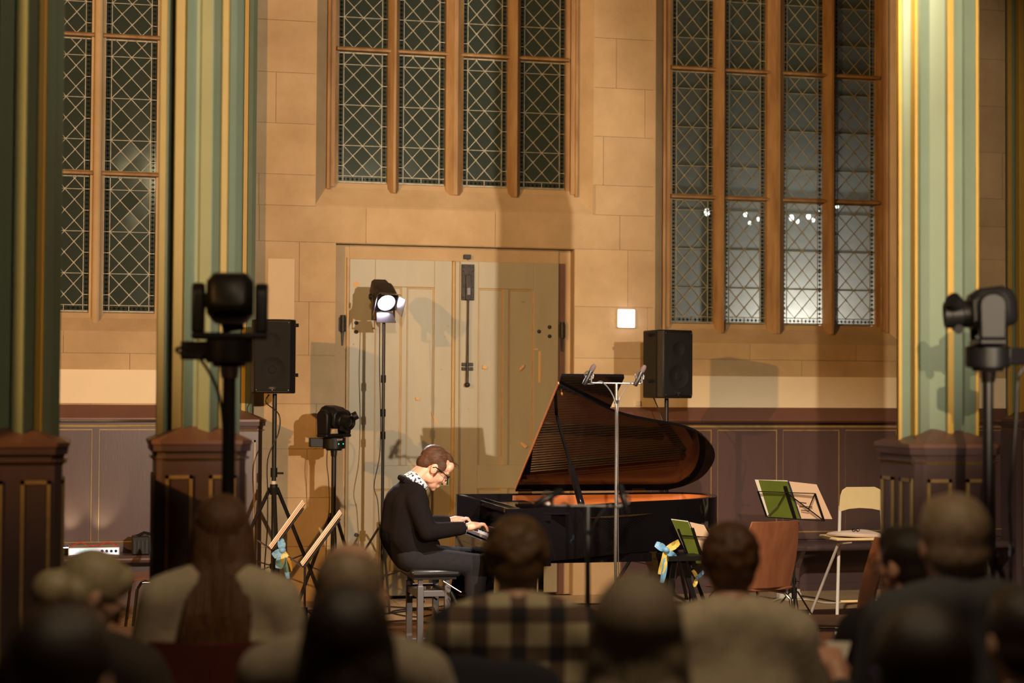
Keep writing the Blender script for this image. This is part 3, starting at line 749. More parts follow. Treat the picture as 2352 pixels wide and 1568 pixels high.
# ---- piers
def pier(label, x, y, zcap, half=.235, respond=False, sx=1.0, alt=False):
    r = thing('pier', label, 'column', (x, y, 0))
    YM = YW - .012 if respond else 99
    cl_ = lambda pts: [(a, min(b_, YM)) for a, b_ in pts]
    P = lambda mb: mb
    hb = half - .03
    # pedestal
    def octo(h, c): return cl_([(x - h + c, y - h), (x + h - c, y - h), (x + h, y - h + c), (x + h, y + h - c), (x + h - c, y + h), (x - h + c, y + h), (x - h, y + h - c), (x - h, y - h + c)])
    ped = MB().prism(octo(hb, .03), 0, zcap - .07).build('pedestal', 'wainscot', r, False)
    for s, ax in (((-1, 1),) if respond else ((-1, 0), (1, 0), (-1, 1), (1, 1))):
        # two framed panels per face
        for t in (-1, 1):
            c = t * hb * .48; wdt = hb * .30
            def pt(u, d, z): return (x + u, y + s * (hb + d), z) if ax == 1 else (x + s * (hb + d), y + u, z)
            for (u0, u1, z0, z1, d) in ((c - wdt, c - wdt + .016, .2, zcap - .16, .009), (c + wdt - .016, c + wdt, .2, zcap - .16, .009), (c - wdt, c + wdt, zcap - .176, zcap - .16, .009)):
                a, b_ = V(pt(u0, 0, z0)), V(pt(u1, d, z1)); MB().bx(a.x, b_.x, a.y, b_.y, a.z, b_.z).build('panel_moulding', 'gilt_bead', ped, False)
            a, b_ = V(pt(c - wdt + .02, 0, .2)), V(pt(c + wdt - .02, .003, zcap - .18)); MB().bx(a.x, b_.x, a.y, b_.y, a.z, b_.z).build('panel', 'wainscot', ped, False)
    def slab(h0, h1, za, zb, nm, mt):
        p0, p1 = octo(h0, .05), octo(h1, .05)
        return MB().loft([[(a, b_, za) for a, b_ in p0], [(a, b_, zb) for a, b_ in p1]]).build(nm, mt, r, False)
    slab(hb + .002, hb + .022, zcap - .095, zcap - .08, 'bead', 'gilt_bead')
    slab(hb + .022, half - .005, zcap - .05, zcap - .018, 'cornice', 'wainscot')
    slab(hb + .004, hb + .01, zcap - .08, zcap - .05, 'neck', 'wainscot')
    # sloping cap: flat edge, then a long weathering
    MB().loft([[(a, b_, z) for a, b_ in octo(h, c)] for h, z, c in ((half, zcap - .018, .05), (half, zcap, .05), (half - .13, zcap + .055, .03), (half - .17, zcap + .07, .02))]).build('pedestal_cap', 'wainscot_cap', r, False)
    # clustered shaft
    k = sx
    plan = [(-.195, .02), (-.165, .02), (-.160, -.005), (-.128, .0), (-.125, .07), (-.082, .085), (-.078, .12), (-.045, .085), (-.012, .092), (-.010, .115), (.036, .15), (.042, .148), (.082, .085), (.118, .085), (.122, .095), (.155, .072), (.19, .02)]
    fil = ((-.198, -.164, .0, .024), (-.130, -.083, .02, .092), (.084, .117, .06, .098))
    if alt:
        plan = [(-.2, .0), (-.184, .01), (-.18, .0), (-.15, .03), (-.148, .06), (-.134, .07), (-.13, .088), (-.07, .062), (-.012, .10), (-.008, .115), (.022, .115), (.03, .10), (.086, .082), (.09, .10), (.168, .055), (.17, .06), (.18, .055), (.186, .02), (.205, .0)]
        fil = ((-.203, -.186, -.01, .014), (-.150, -.136, .03, .074), (-.009, .023, .09, .124), (.168, .180, .03, .064), (.190, .208, -.01, .02))
    full = [(a * k, -b_) for a, b_ in plan] + [(a * k, b_ + .0) for a, b_ in reversed(plan)]
    MB().prism(cl_([(x + a, y + b_) for a, b_ in full]), zcap + .0, 6.9).build('shaft', 'pier_green', r, False)
    for (a0, a1, b0, b1) in fil:
        for sg_ in ((-1,) if respond else (-1, 1)):
            MB().bx(x + a0 * k, x + a1 * k, y + sg_ * b0, y + sg_ * b1, zcap + .01, 6.9).build('yellow_fillet', 'pier_yellow', r, False, bevel=.004)
    return r
pL = at(462, 1012, D=8.0); pier('green and yellow pier on the left behind the camera stand', pL.x, pL.y + .2, at(462, 1013, D=7.85).z)
pR = at(2200, 1022, D=8.0); pier('green and yellow pier on the right beside the tripod camera', pR.x, pR.y + .2, at(2200, 1022, D=7.85).z, alt=True)
p0_ = at(28, 1020, D=7.38); pier('shadowed green pier at the far left edge', p0_.x, p0_.y + .2, at(28, 1020, D=7.2).z)
pier('unseen green and yellow pier added beyond the left edge to shade its neighbour', -2.2, 6.55, at(28, 1020, D=7.2).z)  # added out of view to keep the amber spot off the far-left pier
# wall responds: half piers standing against the stone
qa = at(535, 962, Y=YW - .2); pier('pedestal of the wall pier behind the left loudspeaker', qa.x - .02, YW - .09, at(620, 963, Y=YW - .32).z, half=.27, respond=True)
qb = at(2372, 962, Y=YW - .2); pier('green wall pier cut by the right edge', qb.x, YW - .12, at(2340, 962, Y=YW - .3).z, half=.26, respond=True)

# ---- wall lamp and socket
p = at(1440, 731, Y=YW - .05)
wlmp = thing('wall_lamp', 'square lit white wall lamp between the door and right window', 'lamp', (p.x, YW, p.z))
MB().bx(p.x - .078, p.x + .078, YW - .03, YW - .002, p.z - .078, p.z + .078).build('housing', 'white_plastic', wlmp, False, bevel=.006)
MB().bx(p.x - .072, p.x + .072, YW - .048, YW - .03, p.z - .075, p.z + .075).build('diffuser', 'lamp_glow', wlmp, False, bevel=.008)
p = at(1465, 926, Y=YW - .01)
so = thing('wall_socket', 'small white wall socket just above the panelling', 'socket', (p.x, YW, p.z))
MB().bx(p.x - .022, p.x + .022, YW - .02, YW - .005, p.z - .022, p.z + .022).build('frame', 'white_plastic', so, False, bevel=.003)
MB().bx(p.x - .014, p.x + .014, YW - .022, YW - .018, p.z - .014, p.z + .014).build('insert', 'cushion', so, False)
# ================================================================== STAGE
# ---- grand piano (u along its length from the keyboard, v across, treble towards the audience)
PX, PY = 2.52, 11.28
piano = thing('grand_piano', 'open black lacquered grand piano with lid propped up', 'piano', (PX, PY, 0))
ZR, ZB, ZK = 0.97, 0.635, 0.745
out = [(0, -.77), (.15, -.77), (.3, -.70), (.45, -.61), (.6, -.515), (.75, -.42), (.9, -.33), (1.05, -.245), (1.2, -.18), (1.37, -.11), (1.52, -.01), (1.67, .13),
       (1.77, .28), (1.82, .46), (1.80, .62), (1.72, .72), (1.60, .77), (1.2, .77), (.6, .77), (0, .77)]
def smooth_poly(P, i0, i1, n=4):
    """Catmull-Rom through points i0..i1, the rest kept"""
    res = list(P[:i0])
    for i in range(i0, i1):
        a, b_, c, d = V(P[max(i - 1, i0)]), V(P[i]), V(P[i + 1]), V(P[min(i + 2, i1)])
        for k in range(n):
            t = k / n; q = .5 * ((2 * b_) + (c - a) * t + (2 * a - 5 * b_ + 4 * c - d) * t * t + (3 * b_ - a - 3 * c + d) * t ** 3); res.append((q.x, q.y))
    return res + list(P[i1:])
out = smooth_poly(out, 1, 17)
def inset(poly, d):
    n = len(poly); res = []
    for i in range(n):
        a, b_, c = V(poly[i - 1]), V(poly[i]), V(poly[(i + 1) % n])
        e1, e2 = (b_ - a).normalized(), (c - b_).normalized()
        n1, n2 = V((-e1.y, e1.x)), V((-e2.y, e2.x)); nn = (n1 + n2); nn = nn / max(.3, nn.length_squared / 2)
        res.append((b_.x + nn.x * d, b_.y + nn.y * d))
    return res
inn = inset(out, .045)
inn[0] = (0, inn[0][1]); inn[-1] = (0, inn[-1][1])
def wallstrip(mb, A, B, z0, z1, closed=False):
    n = len(A)
    rng = range(n if closed else n - 1)
    for i in rng:
        j = (i + 1) % n
        mb.add([(A[i][0], A[i][1], z0), (A[j][0], A[j][1], z0), (A[j][0], A[j][1], z1), (A[i][0], A[i][1], z1),
                (B[i][0], B[i][1], z0), (B[j][0], B[j][1], z0), (B[j][0], B[j][1], z1), (B[i][0], B[i][1], z1)],
               [(0, 1, 2, 3), (5, 4, 7, 6), (3, 2, 6, 7), (1, 0, 4, 5)])
    if not closed:
        for i in (0, n - 1):
            mb.add([(A[i][0], A[i][1], z0), (B[i][0], B[i][1], z0), (B[i][0], B[i][1], z1), (A[i][0], A[i][1], z1)], [(0, 1, 2, 3) if i else (3, 2, 1, 0)])
    return mb
kw = dict(parent=piano, world=False)
rim = wallstrip(MB(), out, inn, ZB, ZR).build('rim', 'black_lacquer', bevel=.004, **kw)
in2 = inset(inn, .004)
keep = [i for i, p in enumerate(in2) if p[0] > .24 or i in (0, len(in2) - 1)]
iv = [(max(p[0], .26), p[1]) for p in in2]
ir = [i for i in range(len(inn)) if inn[i][0] > .40]
A_ = [(.40, -.60)] + [inn[i] for i in ir] + [(.40, inn[-1][1])]; B_ = [(.40, -.596)] + [in2[i] for i in ir] + [(.40, in2[-1][1])]
A_[0] = (.40, inn[ir[0]][1]); B_[0] = (.40, in2[ir[0]][1])
wallstrip(MB(), A_, B_, .80, ZR - .012).build('inner_rim', 'soundboard', **kw)
MB().prism([(max(.02, p[0]), p[1]) for p in inn], ZB, ZB + .02).build('bottom', 'black_lacquer', smooth=False, **kw)
sb_poly = [p for p in in2 if p[0] > .28]; sb_poly = sb_poly + [(.28, .725), (.28, -.70)]
MB().prism(sb_poly, .80, .81).build('soundboard', 'soundboard', smooth=False, **kw)
pl = inset([(max(.40, p[0]), p[1]) for p in in2 if p[0] > .32] + [(.40, .725), (.40, -.62)], .05)
plate = MB()
plate.bx(.40, .52, -.56, .70, .855, .875)
for (a, b_) in (((.5, .62), (1.70, .50)), ((.5, .28), (1.52, .34)), ((.5, -.1), (1.12, .06)), ((.5, -.42), (.82, -.26)), ((1.70, .5), (1.46, .2)), ((1.46, .2), (1.1, -.06)), ((1.1, -.06), (.8, -.28))):
    plate.bar((a[0], a[1], .868), (b_[0], b_[1], .868), .035, .03)
plate.build('iron_plate', 'plate_gold', bevel=.004, **kw)
st_ = MB()
for i in range(62):
    t = i / 61.0; a = (.46, -.54 + t * 1.20)
    L_ = .30 + 1.02 * t ** .8; b_ = (min(.46 + L_, 1.66), -.54 + t * 1.06 + .03)
    st_.cyl((a[0], a[1], .892), (b_[0], b_[1], .888), .0018 if t < .7 else .003, n=4)
tag(st_.build('strings', 'string', **kw), kind='stuff')
MB().bx(.30, .40, -.62, .70, .86, .93).build('pin_block', 'black_lacquer', smooth=False, bevel=.004, **kw)
MB().bx(.46, .54, -.50, .66, .90, .925).build('damper_rail', 'black_lacquer', smooth=False, **kw)
# action front, keybed, keys
MB().bx(-.015, .30, -.725, .725, ZB - .03, ZB + .035).build('keybed', 'black_lacquer', smooth=False, bevel=.006, **kw)
MB().bx(-.018, .006, -.70, .70, ZB + .03, ZK - .025).build('key_slip', 'black_lacquer', smooth=False, bevel=.004, **kw)
for s in (-1, 1):
    MB().bx(.0, .2, s * .622, s * .725, ZB + .03, ZK + .022).build('cheek_block', 'black_lacquer', smooth=False, bevel=.006, **kw)
fb = MB().prism([(.185, ZK - .005), (.20, ZK + .012), (.215, ZK + .125), (.235, ZK + .13), (.235, ZK - .005)], -.725, .725, lambda a, b_, h: (a, h, b_)).build('fallboard', 'black_lacquer', smooth=False, bevel=.003, **kw)
MB().bx(.17, .30, -.725, .725, ZR - .085, ZR - .045).build('shelf_rail', 'black_lacquer', smooth=False, bevel=.006, **kw)
MB().bx(.20, .42, -.725, .725, ZR - .045, ZR - .03).build('music_shelf', 'black_lacquer', smooth=False, bevel=.003, **kw)
MB().bx(.18, .195, -.62, .62, ZK - .004, ZK + .012).build('key_felt', 'red_felt', smooth=False, **kw)
WK = 1.232 / 52
wk = MB().bx(0, .15, -WK / 2 + .0006, WK / 2 - .0006, -.022, 0).mesh('white_key', False); wk.materials.append(MAT['ivory'])
bk = MB().add([(.052, -.0055, -.001), (.15, -.0055, -.001), (.15, .0055, -.001), (.052, .0055, -.001), (.062, -.0042, .012), (.15, -.0042, .012), (.15, .0042, .012), (.062, .0042, .012)],
              [(3, 2, 1, 0), (4, 5, 6, 7), (0, 1, 5, 4), (2, 3, 7, 6), (1, 2, 6, 5), (3, 0, 4, 7)]).mesh('black_key', False); bk.materials.append(MAT['ebony'])
for i in range(52):
    v = .616 - WK * (i + .5)
    inst('white_key', wk, piano, (.03, v, ZK - (.006 if i in (30, 33) else 0)))
    if i < 51 and (i % 7) in (0, 2, 3, 5, 6) : inst('black_key', bk, piano, (.03, v - WK / 2, ZK))
# lid: hinge on the far (bass) side
PHI = R(33.0); YH, ZH = .765, ZR + .012
def lidp(u, d, h): return (u, YH - d * cos(PHI) - h * sin(PHI) * 0 + h * sin(PHI), ZH + d * sin(PHI) + h * cos(PHI))
lid_out = [(.43, 0), (1.56, .0), (1.68, .06), (1.77, .17), (1.80, .31), (1.79, .46), (1.72, .62), (1.57, .79), (1.40, .885), (1.2, .945), (1.03, 1.00), (.90, 1.06), (.78, 1.14), (.64, 1.24), (.50, 1.34), (.43, 1.39)]
lid_out = smooth_poly(lid_out, 1, 15)
lid = MB().prism(lid_out, 0, .022, lidp).build('lid', 'black_lacquer', smooth=False, bevel=.003, **kw)
MB().prism([(.44, 0), (.86, 0), (.865, 1.44), (.86, 1.455), (.44, 1.455)], .024, .046, lidp).build('front_lid', 'black_lacquer', smooth=False, bevel=.003, **kw)
MB().prism([(.424, .02), (.432, .02), (.432, 1.40), (.424, 1.40)], .002, .018, lidp).build('lid_edge_strip', 'soundboard', smooth=False, **kw)
for u in (.5, 1.35):
    MB().cyl((u - .05, YH - .005, ZR + .006), (u + .05, YH - .005, ZR + .006), .010).build('hinge', 'plate_gold', **kw)
MB().cyl(lidp(.47, 1.30, -.02), lidp(.47, 1.30, .0), .008).build('lid_buffer', 'plate_gold', **kw)
pa = V((.565, -.50, ZR - .02)); pb = V(lidp(.50, 1.02, -.004))
prop = MB().bar(pa, pa.lerp(pb, .45), .030, .045).build('lid_prop', 'black_lacquer', bevel=.004, **kw)
MB().bar(pa.lerp(pb, .40), pb, .016, .022).build('prop_tip', 'black_lacquer', prop, world=False, bevel=.003)
# legs and lyre
for (u, v) in ((.17, -.58), (.17, .58), (1.42, .40)):
    lg = MB().loft([[(u + a * h, v + b_ * h, z) for a, b_ in ((-1, -1), (1, -1), (1, 1), (-1, 1))] for z, h in ((ZB, .075), (ZB - .10, .075), (ZB - .12, .062), (.13, .045), (.11, .055), (.085, .055))]).build('leg', 'black_lacquer', smooth=False, bevel=.004, **kw)
    MB().cyl((u, v - .018, .04), (u, v + .018, .04), .04).build('caster', 'plate_gold', lg, world=False)
    MB().bx(u - .025, u + .025, v - .03, v + .03, .05, .09).build('caster_fork', 'plate_gold', lg, world=False)
ly = MB().bx(.36, .44, -.11, .11, .13, .18)
for v in (-.09, .09): ly.cyl((.40, v, .17), (.40, v, ZB + .01), .018)
ly = ly.build('pedal_lyre', 'black_lacquer', **kw)
for v in (-.06, 0, .06): MB().bar((.40, v, .10), (.26, v, .075), .022, .010).build('pedal', 'plate_gold', ly, world=False, bevel=.003)
MB().bx(.30, 1.1, -.30, .55, ZB - .055, ZB).build('under_frame', 'black_lacquer', smooth=False, **kw)

# ---- piano bench
bnx, bny = 2.20, 11.40
bn = thing('piano_bench', 'padded black leather piano bench on grey steel legs', 'bench', (bnx, bny, 0))
BZ = at(960, 1306, Y=bny - .28).z
MB().box((bnx - .0, bny, BZ - .03), (.335, .56, .058)).build('seat', 'leather', bn, bevel=.022)
MB().box((bnx, bny, BZ - .066), (.28, .50, .018)).build('seat_board', 'black_plastic', bn, smooth=False)
fm = MB()
for s in (-1, 1):
    for e in (-1, 1):
        MB().bx(bnx + e * .09 - .02, bnx + e * .09 + .02, bny + s * .20 - .02, bny + s * .20 + .02, .02, BZ - .12).build('leg', 'grey_steel', bn, smooth=False, bevel=.003)
        MB().bx(bnx + e * .09 - .014, bnx + e * .09 + .014, bny + s * .20 - .014, bny + s * .20 + .014, BZ - .2, BZ - .07).build('inner_post', 'grey_steel', bn, smooth=False)
    MB().bx(bnx - .15, bnx + .15, bny + s * .20 - .02, bny + s * .20 + .02, 0, .028).build('foot_bar', 'grey_steel', bn, smooth=False, bevel=.003)
    MB().bx(bnx - .11, bnx + .11, bny + s * .20 - .015, bny + s * .20 + .015, BZ - .19, BZ - .15).build('cross_bar', 'grey_steel', bn, smooth=False, bevel=.003)
for e in (-1, 1): MB().bx(bnx + e * .09 - .015, bnx + e * .09 + .015, bny - .2, bny + .2, BZ - .2, BZ - .16).build('stretcher', 'grey_steel', bn, smooth=False)
cr = MB().cyl((bnx + .05, bny - .26, BZ - .085), (bnx + .16, bny - .30, BZ - .155), .006).build('crank', 'chrome', bn)
MB().cap((bnx + .10, bny - .28, BZ - .16), (bnx + .15, bny - .29, BZ - .26), .012, .014).build('crank_grip', 'black_plastic', cr)

# ---- pianist
YP = 11.30
def pp(px, py, dy=0.0): return at(px, py, Y=YP + dy)
pn = thing('person', 'pianist in dark jacket and glasses bent over the keys', 'person', (2.2, YP, 0))
HC = pp(996, 1073); HA = R(40); HS = 1.07
MH = Matrix.Translation(HC) @ Matrix.Rotation(HA, 4, 'Y') @ Matrix.Scale(HS, 4)
body = MB()
body.ell((-.012, 0, .03), (.100, .075, .090)); body.ell((.035, 0, -.025), (.064, .060, .082)); body.ell((.05, 0, -.085), (.043, .045, .034))
body.ell((.080, 0, -.103), (.018, .022, .016)); body.cap((.092, 0, .010), (.119, 0, -.034), .009, .013); body.ell((.086, 0, .022), (.015, .050, .012))
body.ell((.094, 0, -.066), (.013, .024, .007)); body.ell((.093, 0, -.079), (.012, .021, .007)); body.ell((.072, 0, .055), (.032, .055, .045))
for s in (-1, 1):
    body.ell((-.004, s * .074, -.012), (.024, .009, .034), (0, R(-12), 0)); body.ell((.07, s * .034, -.03), (.024, .022, .026)); body.ell((.012, s * .045, -.07), (.04, .018, .03))
    body.ell((.094, s * .011, -.037), (.012, .008, .008))
body.xf(MH)
neck0 = MH @ V((-.03, 0, -.05)); neck1 = pp(948, 1108)
body.limb([neck0, neck1], [.062, .068])
hip, waist, chest, sh = pp(944, 1266), pp(922, 1226), pp(934, 1160), pp(944, 1128)
body.limb([hip, waist, chest, sh], [.135, .125, .135, .09])
jk = MB()
jk.limb([hip + V((0, 0, .0)), waist, chest, sh], [.140, .145, .155, .105])
jk.limb([chest + V((.02, 0, .0)), waist + V((.09, 0, .02)), hip + V((.10, 0, .02))], [.12, .10, .10])
for s in (-1, 1):                        # shoulders, flanks and skirts give the jacket its width
    jk.limb([sh + V((-.01, s * .05, -.02)), sh + V((.0, s * .175, -.055))], [.10, .075])
    jk.limb([chest + V((0, s * .09, 0)), waist + V((.01, s * .08, 0)), hip + V((.02, s * .08, .0)), hip + V((.17, s * .09, -.045))], [.12, .115, .108, .085])
wrists = {}
for s in (-1, 1):
    shp = sh + V((.0, s * .19, -.06))
    el = pp(966, 1214) + V((0, s * .25, 0)) if s < 0 else pp(972, 1210) + V((0, s * .25, 0))
    wr_ = pp(1052, 1207) + V((0, -.19, 0)) if s < 0 else pp(1044, 1204) + V((0, .22, 0))
    wr_.z = max(wr_.z, ZK + .045); wrists[s] = wr_
    body.limb([shp, el, wr_], [.055, .044, .029]); jk.limb([shp, el, el.lerp(wr_, .93)], [.075, .062, .046])
    # hand: palm, four curled fingers, thumb off the side of the palm
    hd = V((1, -.10 * s, 0)).normalized(); sd = V((0, 1, 0))
    palm = wr_ + hd * .055 + V((0, 0, .012)); kn = wr_ + hd * .098 + V((0, 0, .014))
    body.limb([wr_, palm, kn], [.027, .030, .022]); 
    for k, off in enumerate((-.024, .024)): body.cap(wr_ + hd * .04 + sd * off * .7, kn + sd * off, .017, .015)
    for k in range(4):
        o_ = sd * ((k - 1.5) * .0205); ln = (.86, 1.0, .95, .78)[k if s < 0 else 3 - k]
        a = kn + o_ + V((0, 0, .004)); b_ = a + hd * (.038 * ln) + V((0, 0, .006)); c = b_ + hd * (.020 * ln) + V((0, 0, -.026)); d = c + hd * .006 + V((0, 0, -.020))
        d.z = max(d.z, ZK + .009); c.z = max(c.z, ZK + .020)
        body.limb([a, b_, c, d], [.0105, .0095, .0088, .0078], 8)
    t0 = wr_ + hd * .035 + sd * (-s * -.026) + V((0, 0, -.002)); ts = 1 if s < 0 else -1
    t0 = wr_ + hd * .035 + sd * (ts * .024); t1 = t0 + hd * .035 + sd * (ts * .022) + V((0, 0, -.010)); t2 = t1 + hd * .030 + V((0, 0, -.012)); t2.z = max(t2.z, ZK + .009)
    body.limb([t0, t1, t2], [.014, .0115, .0095], 8)
tr = MB()
for s in (-1, 1):
    h0 = hip + V((.02, s * .10, -.045)); kn = pp(1084, 1282) + V((0, s * .13 - (.0 if s < 0 else -.02), 0)); kn.z = .56 if s < 0 else .575
    an = V((kn.x - (.02 if s < 0 else .10), kn.y, .10))
    body.limb([h0, kn, an], [.085, .058, .042]); tr.limb([h0, kn], [.092, .074]); tr.limb([kn, an.lerp(kn, -.0)], [.076, .060])
    body.limb([an, an + V((.14, 0, -.055))], [.036, .03])
    MB().limb([an + V((-.04, 0, -.05)), an + V((.10, 0, -.058)), an + V((.19, 0, -.066))], [.045, .042, .032]).xf(Matrix.Translation((0, 0, .0))).build('shoe', 'shoe', pn, remesh=.012, soft=3)
tr.limb([hip + V((.0, -.08, -.02)), hip + V((.0, .08, -.02))], [.115, .115])
body.build('body', 'skin', pn, remesh=.0055, soft=2)
jk.build('jacket', 'jacket', pn, remesh=.011, soft=6)
tr.build('trousers', 'trousers', pn, remesh=.011, soft=4)
hr = MB(); hr.ell((-.030, 0, .044), (.094, .083, .086)); hr.ell((-.062, 0, -.005), (.056, .068, .062)); hr.ell((.02, 0, .098), (.055, .045, .032))
hr.ell((.058, 0, .094), (.036, .026, .020), (0, R(28), 0))
for s in (-1, 1): hr.ell((.018, s * .066, .028), (.038, .014, .040)); hr.cap((.018, s * .073, .0), (.022, s * .071, -.045), .010, .006)
hr.xf(MH); hair = hr.build('hair', 'hair_brown', pn, remesh=.006, soft=3)
wisp = MB()
for i in range(26):
    a = MH @ V((.075 + random.uniform(-.02, .02), random.uniform(-.03, .03), .100 + random.uniform(-.012, .006)))
    d = V((random.uniform(.012, .03), random.uniform(-.01, .01), random.uniform(-.028, -.006)))
    wisp.tube([a, a + d * .6 + V((.004, 0, .006)), a + d], [.0014, .001, .0005], 4)
wisp.build('forelock', 'hair_brown', hair)
gl = MB()
for s in (-1, 1):
    c = V((.108, s * .032, .000))
    ring = [c + V((-.004 * abs(cos(t)), .027 * cos(t), .019 * sin(t))) for t in [2 * pi * k / 14 for k in range(15)]]
    gl.tube(ring, .0030, 5); gl.tube([V((.104, s * .060, .006)), V((.05, s * .077, .006)), V((-.005, s * .082, .002)), V((-.018, s * .082, -.012))], .0032, 5)
gl.tube([V((.112, -.008, .003)), V((.115, 0, .006)), V((.112, .008, .003))], .003, 5)
gl.xf(MH); gl.build('spectacles', 'spectacle', pn)
cl_ = MB(); ax = (neck0 - neck1).normalized()
rings = []
for k, (t, r_) in enumerate(((-.1, .094), (.15, .086), (.40, .078), (.42, .072), (.15, .072))):
    rings.append(cl_.ring(neck1 + ax * (t * .115) + V((.014, 0, -.006)), ax, (r_, r_ * 1.0), 20))
cl_.loft(rings); cl_.build('shirt_collar', 'shirt_pattern', pn)
lapel = MB().tube([neck1 + V((-.085, 0, .035)), neck1 + V((-.06, -.075, .02)), neck1 + V((.0, -.095, -.03)), neck1 + V((.06, -.075, -.10)), neck1 + V((.085, -.04, -.2))], [.02, .022, .022, .02, .014], 8).build('lapel', 'jacket', pn)
for s in (-1, 1):
    w0 = wrists[s]; el = pp(966, 1214) + V((0, s * .25, 0)); d = (w0 - el).normalized()
    MB().cyl(w0 - d * .035, w0 + d * .004, .041, .038, 16).build('shirt_cuff', 'shirt_pattern', pn)

# ---- stands
def tripod(par, x, y, z_hub, z_top, spread, rp=.016, rl=.012, rot=0.3, mt='black_metal', brace=True, zfoot=.012):
    """pole, hub, three legs with feet; all parts of par"""
    MB().cyl((x, y, .10), (x, y, z_top), rp).build('pole', mt, par)
    MB().cyl((x, y, z_hub - .05), (x, y, z_hub + .03), rp + .012).build('hub', 'black_plastic', par)
    lo = z_hub * .38
    for k in range(3):
        a = rot + k * 2 * pi / 3; f = V((x + spread * cos(a), y + spread * sin(a), zfoot)); h = V((x + .03 * cos(a), y + .03 * sin(a), z_hub))
        lg = MB().cyl(h, f, rl).build('leg', mt, par)
        MB().cap(f + V((0, 0, .004)), f + V((0, 0, -.0)), rl * 1.2, rl * 1.2).build('rubber_foot', 'black_plastic', lg)
        if brace:
            m_ = h.lerp(f, .55); MB().bar((x, y, lo), m_, .018, .006).build('brace', mt, par)
    if brace: MB().cyl((x, y, lo - .02), (x, y, lo + .02), rp + .008).build('lower_hub', 'black_plastic', par)
    return par

def speaker(label, slabel, px, py_bot, Y, w, h, rz, knob_side, stand_rot):
    base = at(px, py_bot, Y=Y); x, z = base.x, base.z; y = Y
    sp = thing('loudspeaker', label, 'speaker', (x, y, z), rz)
    def q(name, mb, mt, par=sp, **k): return mb.build(name, mt, par, world=False, **k)
    d = .30
    poly = [(-w / 2, -d * .32), (-w * .40, -d * .5), (w * .40, -d * .5), (w / 2, -d * .32), (w * .36, d * .5), (-w * .36, d * .5)]
    q('cabinet', MB().prism(poly, 0, h), 'black_plastic', bevel=.010)
    q('grille', MB().prism([(-w * .40, -d * .5 - .006), (w * .40, -d * .5 - .006), (w * .40, -d * .5 + .01), (-w * .40, -d * .5 + .01)], .02, h - .02), 'grille', bevel=.004)
    q('woofer_ring', MB().lathe((0, -d * .5 - .006, h * .32), [(.095, 0), (.100, .003), (.092, .003), (.088, .0005), (.03, .0005), (.026, .004), (.001, .005)], (0, -1, 0), 28), 'grille')
    q('horn_ring', MB().lathe((0, -d * .5 - .006, h * .72), [(.058, 0), (.062, .003), (.054, .003), (.05, .0005), (.001, .0006)], (0, -1, 0), 24), 'grille')
    pl_ = q('badge', MB().bx(-.034, .034, -d * .5 - .011, -d * .5 - .004, .028, .052), 'black_plastic', bevel=.002)
    text_mesh('badge_lettering', 'QSC', .020, 'steel', pl_, wmat(sp) @ Matrix.Translation((0, -d * .5 - .0115, .040)) @ Matrix.Rotation(pi / 2, 4, 'X'))
    for a, b_ in ((-.36, .02), (.36, .02), (-.36, .98), (.36, .98), (0, .02)):
        q('screw', MB().lathe((w * a, -d * .5 - .006, h * b_ + (.014 if b_ < .5 else -.014)), [(.004, 0), (.003, .002), (.0004, .003)], (0, -1, 0), 8), 'steel')
    q('handle', MB().bx(-.07, .07, -.02, .03, h, h + .006), 'black_plastic', bevel=.003)
    for z_ in (h * .25, h * .93): q('side_knob', MB().cyl((knob_side * w * .46, 0, z_), (knob_side * (w * .46 + .022), 0, z_), .014), 'black_plastic')
    s2 = thing('speaker_stand', slabel, 'stand', (x, y, 0))
    tripod(s2, x, y, .95 if knob_side > 0 else .80, z - .002, .50, .0175, .0145, stand_rot)
    MB().cyl((x, y, z * .62), (x, y, z * .62 + .07), .026).build('clamp', 'black_plastic', s2)
    k_ = MB().cyl((x, y, z * .62 + .03), (x + .07, y - .02, z * .62 + .03), .008).build('clamp_knob', 'black_plastic', s2)
    return x, y, z
sx1, sy1, sz1 = speaker('black loudspeaker on a pole beside the left pier', 'black tripod stand under the left loudspeaker', 631, 903, 13.25, .335, .555, R(-13), 1, -pi / 2)
MB().cyl((sx1, sy1, at(636, 1113, Y=13.25).z), (sx1, sy1, at(636, 1104, Y=13.25).z), .0185).build('white_tape', 'white_plastic', bpy.data.objects['speaker_stand'])
sx2, sy2, sz2 = speaker('black loudspeaker on a pole behind the piano lid', 'black tripod stand under the loudspeaker behind the piano', 1531, 914, 13.1, .345, .535, R(18), -1, .9)
def cable(name, label, pts, r=.005, mt='cable', cat='cable', sub=5):
    """smooth cable through points"""
    P_ = [V(p) for p in pts]; res = []
    for i in range(len(P_) - 1):
        a, b_, c, d = P_[max(i - 1, 0)], P_[i], P_[i + 1], P_[min(i + 2, len(P_) - 1)]
        for k in range(sub):
            t = k / sub
            res.append(.5 * ((2 * b_) + (c - a) * t + (2 * a - 5 * b_ + 4 * c - d) * t * t + (3 * b_ - a - 3 * c + d) * t ** 3))
    res.append(P_[-1])
    return tag(MB().tube(res, r, 6).build(name, mt), label, cat)
cable('speaker_cable', 'black cable hanging down the left loudspeaker pole', [(sx1 - .04, sy1 + .02, sz1 - .01), (sx1 - .065, sy1, sz1 - .07), (sx1 + .03, sy1 - .03, sz1 - .16), (sx1 + .028, sy1 - .03, sz1 - .30), (sx1 - .05, sy1 - .02, sz1 - .5), (sx1 - .045, sy1, sz1 - .8), (sx1 - .05, sy1 + .05, .5), (sx1 - .12, sy1 + .1, .05), (sx1 - .5, sy1 + .2, .008)], .005)
